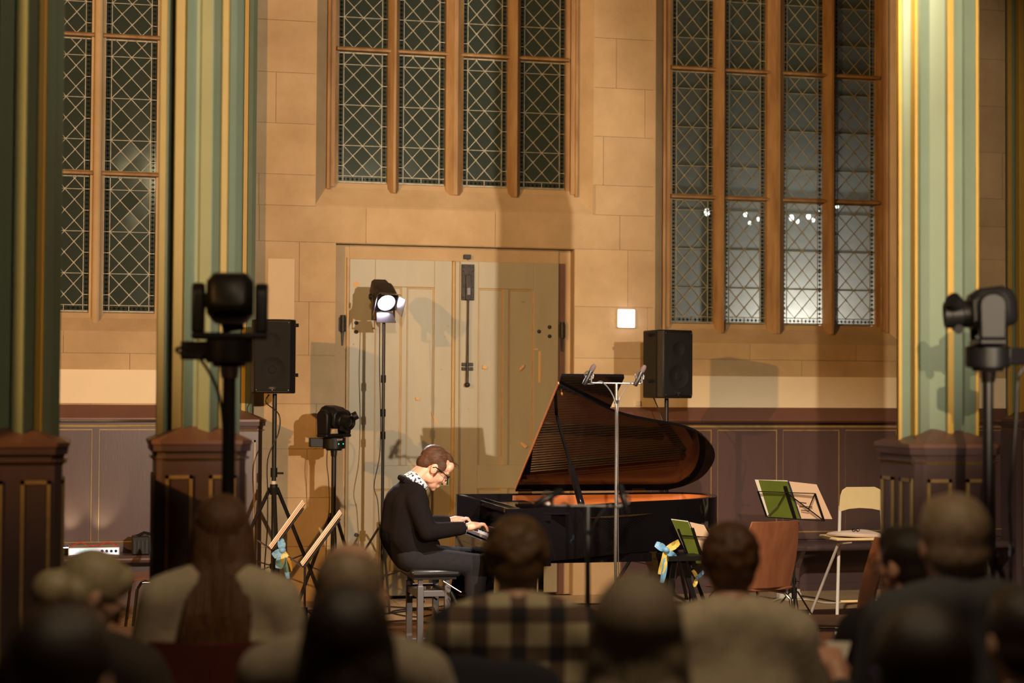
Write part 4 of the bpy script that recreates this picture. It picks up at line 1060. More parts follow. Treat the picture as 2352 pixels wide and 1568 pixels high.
cable('speaker_cable', 'black cable looping down the pole of the loudspeaker behind the piano', [(sx2 - .09, sy2 + .05, sz2 + .0), (sx2 - .06, sy2 - .02, sz2 - .12), (sx2 - .025, sy2 - .03, sz2 - .24), (sx2 + .03, sy2 - .03, sz2 - .27), (sx2 - .02, sy2 - .03, sz2 - .6), (sx2 - .03, sy2 - .03, .3), (sx2 - .2, sy2 - .1, .008)], .005)

# ---- fresnel spotlight on its stand
YF = 13.45
f0 = at(884, 688, Y=YF); 
sl = thing('stage_spotlight', 'lit black fresnel spotlight with barn doors before the door', 'spotlight', f0)
aim = Matrix.Translation(f0) @ Matrix.Rotation(R(9), 4, 'Z') @ Matrix.Rotation(R(34), 4, 'X') @ Matrix.Scale(1.06, 4)    # local -y is the beam
def lq(name, mb, mt, par=sl, **k): mb.xf(aim); return mb.build(name, mt, par, **k)
lq('housing', MB().loft([[(a * w_, y_, b_ * h_) for a, b_ in ((-1, -.72), (-.72, -1), (.72, -1), (1, -.72), (1, .72), (.72, 1), (-.72, 1), (-1, .72))] for y_, w_, h_ in ((-.035, .082, .082), (.10, .082, .082), (.13, .070, .070), (.19, .062, .062))]), 'iron', bevel=.004)
lq('lens_ring', MB().lathe((0, -.035, 0), [(.075, 0), (.078, .012), (.066, .014), (.064, .004)], (0, -1, 0), 28), 'black_metal')
lq('lens', MB().lathe((0, -.038, 0), [(.064, 0), (.062, .006), (.045, .013), (.02, .017), (.001, .018)], (0, -1, 0), 28), 'lens_glow')
for ang, L_ in ((0, .07), (pi / 2, .075), (pi, .085), (-pi / 2, .075)):
    t_ = MB().add([(-.06, -.045, .078), (.06, -.045, .078), (.075, -.045 - L_, .078 + L_ * .45), (-.075, -.045 - L_, .078 + L_ * .45), (-.06, -.045, .081), (.06, -.045, .081), (.075, -.045 - L_, .081 + L_ * .45), (-.075, -.045 - L_, .081 + L_ * .45)],
                   [(0, 1, 2, 3), (7, 6, 5, 4), (0, 4, 5, 1), (1, 5, 6, 2), (2, 6, 7, 3), (3, 7, 4, 0)])
    t_.xf(Matrix.Rotation(ang, 4, 'Y')); lq('barn_door', t_, 'steel', smooth=False)
yk = MB()
for s in (-1, 1): yk.bx(s * .092 - .004, s * .092 + .004, .02, .06, -.16, .02)
yk.bx(-.096, .096, .02, .06, -.168, -.158); MBk = Matrix.Translation(f0) @ Matrix.Rotation(R(9), 4, 'Z') @ Matrix.Scale(.96, 4)
yk.xf(MBk); yk.build('yoke', 'black_metal', sl, bevel=.002)
for s in (-1, 1): lq('yoke_knob', MB().lathe((s * .095, .04, 0), [(.022, 0), (.022, .014), (.008, .018), (.001, .018)], (s, 0, 0), 14), 'black_plastic')
fl_ = bpy.data.lights.new('fresnel_lamp', 'SPOT'); fo = bpy.data.objects.new('fresnel_lamp', fl_); COL.objects.link(fo)
fl_.energy = 330; fl_.color = (0.93, 0.88, 1.0); fl_.spot_size = R(56); fl_.spot_blend = .6; fl_.shadow_soft_size = .05
fo.matrix_world = Matrix.Translation(aim @ V((0, -.075, 0))) @ (aim @ V((0, -1, 0)) - aim @ V((0, 0, 0))).to_track_quat('-Z', 'Y').to_matrix().to_4x4()
sst = thing('light_stand', 'slim black stand carrying the fresnel spotlight', 'stand', (f0.x, YF + .03, 0))
tripod(sst, f0.x, YF + .04, .62, f0.z - .175, .42, .0125, .009, .5)
for py_ in (870, 948, 1000): 
    z = at(879, py_, Y=YF).z; MB().cyl((f0.x, YF + .04, z - .03), (f0.x, YF + .04, z + .03), .020).build('clamp', 'black_plastic', sst)
cable('lamp_cable', 'thin black cable winding down the spotlight stand', [(f0.x - .03, YF + .05, f0.z - .12), (f0.x - .035, YF + .02, f0.z - .5), (f0.x - .025, YF + .02, f0.z - .85), (f0.x - .03, YF + .0, f0.z - 1.2), (f0.x - .07, YF + .02, f0.z - 1.45), (f0.x - .04, YF, f0.z - 1.6), (f0.x - .03, YF, .4), (f0.x - .1, YF - .1, .01)], .004)

# ---- pan-tilt cameras on stands
def ptz(label, slabel, base, rz, k=1.0, tilt=0.0, pan=0.0, hub=.8, rp=.018, text=True, srot=.4, silver=True, spread=.45):
    """base: point where the camera sits on the pole; rz: where the base faces; pan: head turned on the base"""
    c = thing('robotic_camera', label, 'camera', base, rz)
    def q(name, mb, mt, par=c, pre=None, **kk):
        if pre is not None: mb.xf(pre)
        mb.xf(Matrix.Scale(k, 4)); return mb.build(name, mt, par, world=False, **kk)
    q('mount_plate', MB().lathe((0, 0, 0), [(.055, 0), (.06, .012), (.08, .014), (.08, .024)], n=24), 'black_plastic')
    bs = q('base', MB().lathe((0, 0, .022), [(.083, 0), (.083, .066), (.078, .071)], n=36), 'black_plastic')
    q('connector_box', MB().bx(-.17, -.04, -.01, .075, .024, .088), 'black_plastic', bevel=.004)
    P_ = Matrix.Rotation(pan, 4, 'Z')
    def slab(s):      # yoke arm: a rounded plate
        pts = []
        for t in range(9): a = pi * t / 8; pts.append((.052 * cos(a), .245 + .045 * sin(a)))
        pts += [(-.048, .115), (.048, .115)]
        m_ = MB().prism(pts, s * .086, s * .130, lambda a, b_, h: (h, a, b_)); return m_
    for s in (-1, 1): q('yoke_arm', slab(s), 'black_plastic', pre=P_, bevel=.010)
    q('yoke_bridge', MB().bx(-.130, .130, -.05, .05, .094, .118), 'black_plastic', pre=P_, bevel=.008)
    T_ = P_ @ Matrix.Translation((0, 0, .225)) @ Matrix.Rotation(tilt, 4, 'X')
    q('head', MB().loft([[(a * w_, y_, b_ * h_ + o_) for a, b_ in ((-1, -.6), (-.7, -1), (.7, -1), (1, -.6), (1, .6), (.7, 1), (-.7, 1), (-1, .6))] for y_, w_, h_, o_ in ((-.07, .072, .062, .0), (-.03, .08, .076, .01), (.05, .08, .078, .012), (.085, .07, .066, .008), (.10, .05, .045, .0))]), 'black_plastic', pre=T_, bevel=.008)
    ln = q('lens', MB().lathe((0, -.06, -.005), [(.052, 0), (.052, .03), (.047, .034), (.047, .075), (.050, .078), (.050, .10), (.040, .10), (.036, .085), (.001, .084)], (0, -1, 0), 28), 'black_plastic', pre=T_)
    q('front_glass', MB().lathe((0, -.146, -.005), [(.038, 0), (.03, .006), (.001, .009)], (0, -1, 0), 20), 'lens_glass', pre=T_)
    q('lens_motor', MB().cyl((-.045, -.115, -.05), (.03, -.115, -.062), .018).cyl((.06, -.12, .03), (.082, -.14, .05), .03), 'black_plastic', pre=T_)
    if text:
        text_mesh('base_lettering', 'SONY', .016 * k, 'white_plastic', bs, wmat(c) @ Matrix.Scale(k, 4) @ Matrix.Translation((.028, -.0795, .078)) @ Matrix.Rotation(R(19), 4, 'Z') @ Matrix.Rotation(pi / 2, 4, 'X'))
    for a in ((.02, .055) if text else ((.02,) if silver else ())):
        q('status_lamp', MB().ell((a, -math.sqrt(.083 ** 2 - a * a) - .0, .048), (.0035, .0025, .0035)), 'led_green')
    s_ = thing('camera_stand', slabel, 'stand', (base[0], base[1], 0))
    b_ = V(base)
    tripod(s_, b_.x, b_.y, hub, b_.z - .03, spread, rp, .014, srot)
    MB().cyl(b_ - V((0, 0, .045)), b_ - V((0, 0, .001)), rp * 1.25, rp * 1.5).build('spigot', 'chrome', s_)
    return b_
b1 = ptz('black robotic camera facing the stage beside the door', 'black tripod stand of the camera beside the door', at(767, 1034, Y=13.35), R(2), 1.08, R(8), R(38), .72, .019, True, -pi / 2, spread=.3)
b2 = ptz('large black robotic camera in front of the left pier', 'dark pole of the camera in front of the left pier', at(527, 842, D=6.75), R(-16), 1.12, R(14), R(190), .9, .026, False, .3, silver=False, spread=.5)
b3 = ptz('large black robotic camera before the right pier', 'dark tripod pole of the camera before the right pier', at(2269, 852, D=7.05), R(192), 1.08, R(4), R(58), 1.05, .022, False, .1, spread=.5)
cable('camera_cable', 'black cable arching from the camera before the left pier', [at(455, 812, D=6.7), at(425, 798, D=6.68), at(404, 803, D=6.68), at(425, 816, D=6.68), at(455, 820, D=6.68), at(490, 872, D=6.68), at(508, 930, D=6.68), at(514, 1000, D=6.70), at(518, 1090, D=6.72), at(520, 1200, D=6.72), at(515, 1400, D=6.7), at(500, 1680, Z=.01)], .0065)
cable('camera_cable', 'grey cable hanging from the camera before the right pier', [at(2352, 842, D=7.0), at(2338, 870, D=7.0), at(2335, 940, D=7.0), at(2326, 1060, D=7.0), at(2318, 1150, D=7.02), at(2322, 1250, D=7.0), at(2318, 1400, D=7.0), at(2300, 1690, Z=.01)], .007)
cable('camera_cable', 'thin twin cable beside the pole of the camera near the door', [b1 + V((-.05, 0, .02)), b1 + V((-.055, -.01, -.1)), b1 + V((-.04, -.02, -.25)), b1 + V((-.035, -.02, -.45)), b1 + V((-.05, 0, -.62)), V((b1.x - .06, b1.y, .02))], .004)
# ---- music stands and scores
def quad_slab(name, mt, par, pts, th):
    """a sheet or board through four points with real thickness"""
    pts = [V(p) for p in pts]; n = (pts[1] - pts[0]).cross(pts[3] - pts[0]).normalized() * th
    return MB().add(pts + [p + n for p in pts], [(3, 2, 1, 0), (4, 5, 6, 7), (0, 1, 5, 4), (1, 2, 6, 5), (2, 3, 7, 6), (3, 0, 4, 7)]).build(name, mt, par, smooth=False)
def wire_stand(label, x, y, ztop, rot, rp=.0075, spread=.26, hub=.30):
    s_ = thing('music_stand', label, 'music stand', (x, y, 0)); tripod(s_, x, y, hub, ztop, spread, rp, .006, rot, brace=False)
    z = ztop * .45; MB().cyl((x, y, z), (x, y, z + .04), rp + .006).build('clutch', 'black_plastic', s_)
    MB().cyl((x, y, z + .02), (x + .035, y - .01, z + .02), .006).build('clutch_knob', 'black_plastic', s_)
    return s_
Ya = 11.45
BLc, BRc, TLc, TRc = at(1761, 1187, Y=Ya), at(1893, 1196, Y=Ya), at(1741, 1128, Y=Ya - .06), at(1872, 1133, Y=Ya - .06)
TMc = at(1805, 1130, Y=Ya - .06); BMc = at(1826, 1191, Y=Ya)
ms = wire_stand('folding wire music stand holding an open green score before the folding chair', BMc.x, Ya + .01, BMc.z - .02, .35)
def rod(par, a, b_, r=.006, nm='desk_rod'): return MB().bar(a, b_, r * 2.2, r * .9).build(nm, 'black_metal', par, smooth=False)
rod(ms, BLc, BRc, .008, 'ledge'); rod(ms, TLc, TRc); rod(ms, BLc, TLc); rod(ms, BRc, TRc)
MB().bar(BMc, at(1803, 1116, Y=Ya - .075), .026, .007).build('desk_spine', 'black_metal', ms, smooth=False)
rod(ms, BLc, at(1787, 1161, Y=Ya - .03)); rod(ms, at(1787, 1161, Y=Ya - .03), TMc); rod(ms, BRc, TMc); rod(ms, at(1858, 1167, Y=Ya - .03), TRc)
MB().ell(BMc + V((.02, -.01, -.03)), (.012, .012, .012)).build('wing_nut', 'chrome', ms)
sc1 = thing('open_score', 'open green spiral-bound score on the wire stand before the folding chair', 'score', BMc)
e = .014
quad_slab('green_cover', 'cover_green', sc1, [at(1742, 1102, Y=Ya - .07 + e), at(1808, 1105, Y=Ya - .07 + e), at(1838, 1191, Y=Ya + e), at(1767, 1186, Y=Ya + e)], -.006)
quad_slab('page_block', 'paper', sc1, [at(1733, 1101, Y=Ya - .062 + e), at(1808, 1103, Y=Ya - .062 + e), at(1838, 1191, Y=Ya + .008 + e), at(1761, 1186, Y=Ya + .008 + e)], -.008)
pg = quad_slab('peach_cover', 'paper_peach', sc1, [at(1812, 1105, Y=Ya - .07 + e), at(1875, 1112, Y=Ya - .055 + e), at(1911, 1191, Y=Ya + .012 + e), at(1840, 1190, Y=Ya + e)], -.006)
spn = MB(); a, b_ = at(1810, 1105, Y=Ya - .076 + e), at(1839, 1190, Y=Ya - .006 + e)
for k in range(26): spn.cyl(a.lerp(b_, (k + .2) / 26), a.lerp(b_, (k + .7) / 26), .006, n=6)
spn.build('spiral_binding', 'spiral_blue', sc1)
for (xa, xb, ya) in ((1835, 1852, 1153), (1836, 1866, 1162), (1840, 1858, 1171)):
    MB().bar(at(xa, ya, Y=Ya - .035 + e), at(xb, ya + 2, Y=Ya - .035 + e), .002, .006).build('print_line', 'ink', pg, smooth=False)
# lower stand in front of the piano tail
Yb = 10.75
ms2 = wire_stand('low wire music stand with green score in front of the piano tail', at(1585, 1300, Y=Yb).x, Yb, at(1590, 1300, Y=Yb).z, .9)
rod(ms2, at(1588, 1296, Y=Yb), at(1650, 1300, Y=Yb), .008, 'ledge'); rod(ms2, at(1566, 1229, Y=Yb - .04), at(1640, 1234, Y=Yb - .04)); rod(ms2, at(1588, 1296, Y=Yb), at(1558, 1214, Y=Yb - .05)); rod(ms2, at(1618, 1298, Y=Yb), at(1590, 1212, Y=Yb - .05), .010, 'desk_spine')
sc2 = thing('open_score', 'open yellow-green score on the low stand before the piano tail', 'score', at(1600, 1296, Y=Yb))
quad_slab('green_cover', 'cover_green', sc2, [at(1543, 1193, Y=Yb - .06 + e), at(1580, 1198, Y=Yb - .06 + e), at(1622, 1294, Y=Yb + e), at(1588, 1292, Y=Yb + e)], -.006)
quad_slab('page_block', 'paper', sc2, [at(1541, 1191, Y=Yb - .052 + e), at(1580, 1196, Y=Yb - .052 + e), at(1622, 1294, Y=Yb + .008 + e), at(1586, 1292, Y=Yb + .008 + e)], -.006)
quad_slab('peach_page', 'paper_peach', sc2, [at(1583, 1198, Y=Yb - .06 + e), at(1616, 1205, Y=Yb - .04 + e), at(1664, 1294, Y=Yb + .02 + e), at(1624, 1294, Y=Yb + e)], -.006)
# the two desks on the left, seen edge on
def edge_desk(lab1, lab2, a, b_, Y, wd, mt):
    A, B = at(*a, Y=Y), at(*b_, Y=Y); d = (B - A).normalized(); wv = ((A + B) / 2 - ORG).normalized(); wv = (wv - d * wv.dot(d)).normalized(); wv = (wv + V((.02, 0, -.01))).normalized(); nrm = d.cross(wv).normalized(); wv = nrm.cross(d)
    s_ = wire_stand(lab1, A.x + .02, Y + .02, A.z + .03, .2)
    nrm = -nrm if nrm.x > 0 else nrm; q = Matrix((d, wv, nrm)).transposed()
    L_ = (B - A).length
    MB().box(A + d * (L_ * .46) - nrm * .018, (L_ * .92, wd * .9, .006), q).build('desk', 'black_metal', s_, smooth=False)
    MB().box(A + nrm * .045 - d * .006, (.006, wd, .11), q).build('ledge', 'chair_pad', s_, smooth=False, bevel=.001)
    bk_ = thing('score_book', lab2, 'score', A)
    for i, (o_, t_) in enumerate(((-.006, .008), (.004, .008), (.014, .008))):
        MB().box(A + d * (L_ * .5 + .004 * i) + nrm * o_, (L_, wd * .86 - .01 * i, t_), q).build(('back_cover', 'page_block', 'front_cover')[i], ('paper_peach', mt, 'paper')[i], bk_, smooth=False)
edge_desk('music stand seen edge on beneath the left loudspeaker', 'open score seen edge on beneath the left loudspeaker', (622, 1259), (698, 1155), 11.3, .36, 'paper_peach')
edge_desk('music stand seen edge on left of the pianist', 'bundle of white scores seen edge on left of the pianist', (694, 1298), (783, 1178), 11.0, .36, 'paper')
# ribbon bows
def bow(label, c, k, rz, tails):
    o = thing('ribbon_bow', label, 'ribbon', c)
    def loop(ang, L_, w_, mt):
        m_ = MB(); rr = []
        for t in range(9):
            u = t / 8.0; w0 = w_ * .72 * (.3 + .7 * sin(pi * min(1, u * .8 + .05)) ** .7)
            p = V((cos(ang) * L_ * u, -.015 * sin(pi * u), sin(ang) * L_ * u)); nn = V((-sin(ang), .25 * sin(5 * u), cos(ang)))
            rr.append([p + nn * w0 + V((0, -.012, 0)) * sin(pi * u), p + V((0, -.006, 0)) * sin(7 * u), p - nn * w0 + V((0, -.004, 0)), p + V((0, .006, .0)) + V((0, .006, 0)) * sin(9 * u)])
        m_.loft(rr); m_.xf(Matrix.Translation(c) @ Matrix.Rotation(rz, 4, 'Z') @ Matrix.Scale(k, 4)); return m_.build('loop' if L_ < .13 else 'tail', mt, o)
    for a in tails: loop(*a)
    MB().ell(c + V((0, -.02 * k, 0)), (.022 * k, .02 * k, .02 * k)).build('knot', 'ribbon_blue', o)
bow('blue and yellow ribbon bow on the music stand under the left loudspeaker', at(648, 1262, Y=11.15), 1.0, 0, [(R(100), .07, .035, 'ribbon_blue'), (R(215), .07, .035, 'ribbon_blue'), (R(-72), .15, .04, 'ribbon_yellow'), (R(-100), .12, .04, 'ribbon_blue'), (R(-78), .19, .02, 'ribbon_blue')])
bow('blue and yellow ribbon bow tied to the low stand before the piano', at(1528, 1262, Y=10.6), 1.0, 0, [(R(28), .105, .035, 'ribbon_yellow'), (R(150), .075, .035, 'ribbon_blue'), (R(-40), .09, .03, 'ribbon_blue'), (R(-102), .16, .032, 'ribbon_yellow'), (R(-96), .21, .024, 'ribbon_blue')])
bow('small orange and blue ribbon left of the brown-haired listener', at(1600, 1326, Y=10.70), .62, 0, [(R(40), .1, .03, 'ribbon_blue'), (R(-110), .1, .03, 'ribbon_yellow'), (R(120), .09, .03, 'ribbon_yellow')])
# tall dark frame of the stool that carries the bow
kx = at(1552, 1290, Y=10.7); fs_ = thing('keyboard_stand', 'black folding stand with bow before the piano tail', 'stand', (kx.x, 10.7, 0))
for dx in (-.05, .11): MB().bar((kx.x + dx * .3, 10.68, kx.z + .02), (kx.x + dx * 2.2, 10.68, 0.01), .03, .03).build('leg', 'black_metal', fs_, smooth=False)
MB().bx(kx.x - .10, kx.x + .14, 10.55, 10.8, kx.z + .02, kx.z + .05).build('top_plate', 'black_plastic', fs_, smooth=False)
MB().bar((kx.x - .09, 10.68, .3), (kx.x + .2, 10.68, .3), .02, .02).build('brace', 'black_metal', fs_, smooth=False)

# ---- microphones
def mic_pair(label, slabel, px, py_bar, px0, px1, D, mics, thick, mlabels, dark):
    b_ = at(px, py_bar, D=D); x, y, z = b_
    s_ = thing('microphone_stand', slabel, 'stand', (x, y, 0)); mt = 'steel'
    tripod(s_, x, y, .25, z, .30, thick, .008, .6, mt=mt, brace=False)
    MB().cyl((x, y, z - .12), (x, y, z - .10), thick + .006).build('cable_tie', 'black_plastic', s_)
    a, c = at(px0, py_bar - 1, D=D), at(px1, py_bar + 1, D=D)
    MB().cyl(a, c, .0045).build('stereo_bar', mt, s_)
    for i, (p, tilt, sc_) in enumerate(mics):
        e_ = at(*p, D=D); end = (a, c)[i]
        mc = thing('microphone', mlabels[i], 'microphone', e_)
        q = Matrix.Translation(e_) @ Matrix.Rotation(tilt, 4, 'Y') @ Matrix.Scale(sc_, 4)
        mb = MB().lathe((0, 0, 0), [(.010, -.075), (.0125, -.07), (.0125, .0), (.011, .004)], n=14).xf(q); mb.build('body', 'black_metal', mc)
        MB().lathe((0, 0, 0), [(.0115, .004), (.013, .012), (.013, .03), (.009, .042), (.001, .045)], n=14).xf(q).build('grille', 'grille' if dark else 'chair_pad', mc)
        MB().tube([q @ V((.024 * cos(t), .0, .02 * sin(t) - .02)) for t in [2 * pi * k / 14 for k in range(15)]], .004 * sc_, 5).build('shock_ring', 'steel', mc)
        MB().cyl(end, end + V((0, 0, .045)), .009).build('clip_post', 'chrome', mc)
        MB().tube([end + V((0, 0, .04)), end.lerp(e_, .6) + V((0, 0, .02)), e_ + V((0, 0, -.01))], .005, 6).build('clip', 'black_plastic', mc)
        cable('microphone_cable', ('left' if i == 0 else 'right') + ' lead from ' + ('tall' if not dark else 'blurred near') + ' microphone pair to its stand', [q @ V((0, 0, -.07)), end + V((.02 if i == 0 else -.03, 0, -.005)), end.lerp(b_, .45) + V((0, -.006, .004)), b_ + V((-.012 if i == 0 else .012, -.012, -.11)), b_ + V((-.006 if i == 0 else .006, -.014, -.35)), (x + (.012 if i else -.012), y - .016, z * .4), (x + (.03 if i else .0), y - .03, .012)], .0035, 'cable' if dark else 'grey_steel')
mic_pair('', 'tall thin steel stand with stereo bar in front of the piano lid', 1416, 880, 1358, 1474, 10.3, [((1357, 854), R(28), 1.15), ((1473, 856), R(28), 1.15)], .0085, ['left microphone on the tall stand above the piano lid', 'right microphone on the tall stand beside the loudspeaker'], False)
mic_pair('', 'blurred steel stand with a stereo bar before the piano', 1350, 1161, 1266, 1432, 7.2, [((1268, 1137), R(62), 1.1), ((1430, 1136), R(-15), 1.1)], .0095, ['left blurred microphone pointing at the open piano', 'right blurred microphone before the piano'], True)

# ---- folding bar stool, cushion and case
def TZ(px, py, z): return at(px, py, Z=z)
fz = at(1955, 1232, Y=11.75); S = fz.z; sx0 = fz.x
fc = thing('folding_chair', 'folding high chair with pale birch seat and back', 'chair', (sx0, 11.7, 0))
seat = [(-.20, -.17), (.17, -.19), (.21, .0), (.18, .19), (-.18, .19), (-.22, .0)]
MB().prism([(sx0 + a, 11.72 + b_) for a, b_ in seat], S - .012, S + .006).build('seat', 'birch', fc, bevel=.006)
bq = MB(); rows = []
zt, zb = at(1975, 1118, Y=11.9).z, at(1975, 1172, Y=11.9).z; w_ = .185; bcx = at(1977, 1145, Y=11.9).x
prof = [(-w_ * .96, zb - .005), (-w_, zb + .02), (-w_ * .93, zt - .06), (-w_ * .82, zt - .02), (-w_ * .6, zt), (w_ * .6, zt), (w_ * .82, zt - .02), (w_ * .93, zt - .06), (w_, zb + .02), (w_ * .96, zb - .005), (w_ * .5, zb + .012), (0, zb + .018), (-w_ * .5, zb + .012)]
bq.prism(prof, -.006, .006, lambda a, b_, h: (bcx + a, 11.92 + h - .05 * (a / w_) ** 2, b_))
bq.build('backrest', 'birch', fc, bevel=.003)
for s in (-1, 1):
    tb, bt = V((bcx + s * .165, 11.90, zb + .03)), V((sx0 + s * .19 + (-.08 if s < 0 else -.06), 11.40, .012))
    lg = MB().cyl(tb, bt, .012).build('front_leg', 'white_metal', fc); MB().cyl(bt + V((0, 0, -.01)), bt + V((0, 0, .02)), .014).build('foot_cap', 'white_metal', lg)
    r0_, r1_ = V((sx0 + s * .165, 11.60, S - .03)), V((sx0 + s * .20 - .02, 12.02, .012))
    lg = MB().tube([V((sx0 + s * .08, 11.57, S - .022)), V((sx0 + s * .14, 11.58, S - .026)), r0_, r1_], .011, 10).build('rear_leg', 'white_metal', fc); MB().cyl(r1_ + V((0, 0, -.01)), r1_ + V((0, 0, .02)), .013).build('foot_cap', 'white_metal', lg)
MB().cyl((sx0 - .21, 11.47, .22), (sx0 + .15, 11.47, .22), .010).build('foot_rail', 'birch', fc)
cu = thing('seat_cushion', 'pale pink seat cushion on the folding chair', 'cushion', (sx0, 11.72, S + .008))
cm_ = MB(); rings = []
for z_, k_ in ((.008, .86), (.012, .98), (.022, 1.0), (.034, .93), (.040, .6)):
    rings.append([(sx0 + .01 + .185 * k_ * (abs(cos(t)) ** .6) * (1 if cos(t) > 0 else -1), 11.72 + .17 * k_ * (abs(sin(t)) ** .6) * (1 if sin(t) > 0 else -1), S + z_ + .008 * sin(2 * t)) for t in [2 * pi * i / 28 for i in range(28)]])
cm_.loft(rings); cm_.build('cushion_body', 'cushion', cu)
p = at(1963, 1219, Y=11.66); gc = thing('spectacles', 'folded dark spectacles lying on the pink cushion', 'glasses', (p.x, 11.66, S + .045))
for s in (-1, 1): MB().tube([V((p.x + s * .016 + .013 * cos(t), 11.64, S + .056 + .010 * sin(t))) for t in [2 * pi * k / 10 for k in range(11)]], .003, 5).build('rim', 'spectacle', gc)
MB().tube([V((p.x - .03, 11.645, S + .058)), V((p.x + .03, 11.67, S + .05))], .0025, 5).build('temple', 'spectacle', gc)

# ---- shell chairs
def chair(label, x, y, rz, mt='chair_wood', seat_z=.45, top=.86, w_=.43, pad=False, leg='chrome', group=None):
    c = thing('chair', label, 'chair', (x, y, 0), rz, group)      # local +y is where a sitter faces
    def q(name, mb, m_, par=c, **k): return mb.build(name, m_, par, world=False, **k)
    rr = []
    for t in range(7):
        u = t / 6.0; yy = -.19 + .40 * u; zz = seat_z + .012 * (2 * u - 1) ** 2 - .03 * max(0, u - .8) * 3; hw = w_ / 2 * (.90 + .12 * sin(pi * u))
        rr.append([(-hw, yy, zz), (-hw * .5, yy, zz - .010), (0, yy, zz - .012), (hw * .5, yy, zz - .010), (hw, yy, zz), (hw, yy, zz + .012), (0, yy, zz + .002), (-hw, yy, zz + .012)])
    q('seat', MB().loft(rr), mt if not pad else pad, bevel=.003)
    rr = []
    for t in range(8):
        u = t / 7.0; zz = seat_z + .02 + (top - seat_z - .02) * u; yy = -.20 - .10 * u ** 1.3; hw = w_ / 2 * (.88 + .10 * sin(pi * min(1, u * 1.1)) - (.05 * max(0, u - .85) / .15)); cv = .035
        rr.append([(-hw, yy + cv, zz), (-hw * .5, yy + .008, zz), (0, yy, zz), (hw * .5, yy + .008, zz), (hw, yy + cv, zz), (hw, yy + cv - .012, zz), (0, yy - .013, zz), (-hw, yy + cv - .012, zz)])
    q('backrest', MB().loft(rr), mt, bevel=.003)
    for s in (-1, 1):
        q('leg', MB().tube([(s * .16, .14, seat_z - .02), (s * .185, .17, seat_z - .06), (s * .20, .21, .012)], .0105, 8), leg)
        q('leg', MB().tube([(s * .16, -.15, seat_z - .02), (s * .185, -.18, seat_z - .06), (s * .20, -.25, .012)], .0105, 8), leg)
        q('side_rail', MB().cyl((s * .16, -.15, seat_z - .02), (s * .16, .14, seat_z - .02), .0095), leg)
    q('cross_rail', MB().cyl((-.16, .10, seat_z - .022), (.16, .10, seat_z - .022), .008), leg)
    return c
c1 = at(318, 1258, D=8.9); chair('brown shell chair turned sideways at the left pier', c1.x - .02, c1.y, R(100), top=c1.z)
c2 = at(362, 1215, D=11.6); chair('brown shell chair half hidden behind the left pier', c2.x + .02, c2.y, R(95), top=c2.z)
c3 = at(1756, 1196, D=10.9); chair('brown shell chair with its back to the audience beside the music stand', c3.x, c3.y + .25, R(14), top=c3.z)
c4 = at(2015, 1236, D=9.6); chair('brown shell chair on the right facing the piano', c4.x - .27, c4.y, R(75), top=c4.z, pad='chair_wood')

# ---- kit on and under the bench at the left
bz = wz(1252, 1700, YW - .36)
p = at(225, 1270, Y=13.7); mx = thing('stage_box', 'white stage box with leads and lamps on the left bench', 'mixer', (p.x, 13.72, bz))
MB().bx(p.x - .22, p.x + .16, 13.63, 13.86, bz + .002, bz + .062).build('case', 'white_plastic', mx, smooth=False, bevel=.004)
MB().bx(p.x - .21, p.x + .15, 13.62, 13.632, bz + .01, bz + .056).build('front_panel', 'led_white', mx, smooth=False)
for k in range(4): MB().lathe((p.x + .03 + .034 * k, 13.62, bz + .034), [(.012, 0), (.011, .008), (.001, .008)], (0, -1, 0), 12).build('socket', 'black_plastic', mx)
for k in range(6): MB().ell((p.x - .19 + .028 * k, 13.618, bz + .045), (.005, .003, .004)).build('lamp', 'led_green', mx)
for k in range(2): cable('patch_lead', ('left' if k == 0 else 'right') + ' red patch lead lying over the white stage box', [(p.x - .2 + .2 * k, 13.66, bz + .07), (p.x - .13 + .2 * k, 13.64, bz + .10), (p.x - .06 + .2 * k, 13.66, bz + .072), (p.x + .01 + .14 * k, 13.64, bz + .078)], .004, 'cable_red')
p = at(322, 1270, Y=13.6); pb = thing('power_box', 'black ribbed power box on the left bench', 'box', (p.x, 13.6, bz))
MB().bx(p.x - .06, p.x + .07, 13.62, 13.78, bz + .002, bz + .14).build('case', 'black_plastic', pb, smooth=False, bevel=.006)
for k in range(4): MB().bx(p.x - .05 + .03 * k, p.x - .035 + .03 * k, 13.61, 13.622, bz + .01, bz + .11).build('rib', 'black_metal', pb, smooth=False)
MB().tube([(p.x - .02, 13.7, bz + .14), (p.x + .03, 13.68, bz + .165), (p.x + .09, 13.7, bz + .15)], .012, 8).build('plug', 'black_plastic', pb)
p = at(150, 1262, Y=13.78); ul = thing('uplighter', 'small lamp on the left bench washing the panelling', 'lamp', (p.x, 13.78, bz))
MB().bx(p.x - .05, p.x + .05, 13.74, 13.80, bz + .002, bz + .05).build('housing', 'black_plastic', ul, smooth=False, bevel=.004)
MB().bx(p.x - .04, p.x + .04, 13.75, 13.79, bz + .05, bz + .053).build('lens', 'lamp_glow', ul, smooth=False)
for dx_ in (.02, .26):
    l = bpy.data.lights.new('uplighter_lamp', 'SPOT'); q_ = bpy.data.objects.new('uplighter_lamp', l); COL.objects.link(q_)
    l.energy = 9; l.color = (1.0, .86, .5); l.spot_size = R(60); l.spot_blend = .8; l.shadow_soft_size = .03; q_.location = (p.x + dx_, 13.77, bz + .07)
    q_.rotation_euler = (V((p.x + dx_ + .02, 13.93, bz + .4)) - V(q_.location)).to_track_quat('-Z', 'Y').to_euler()
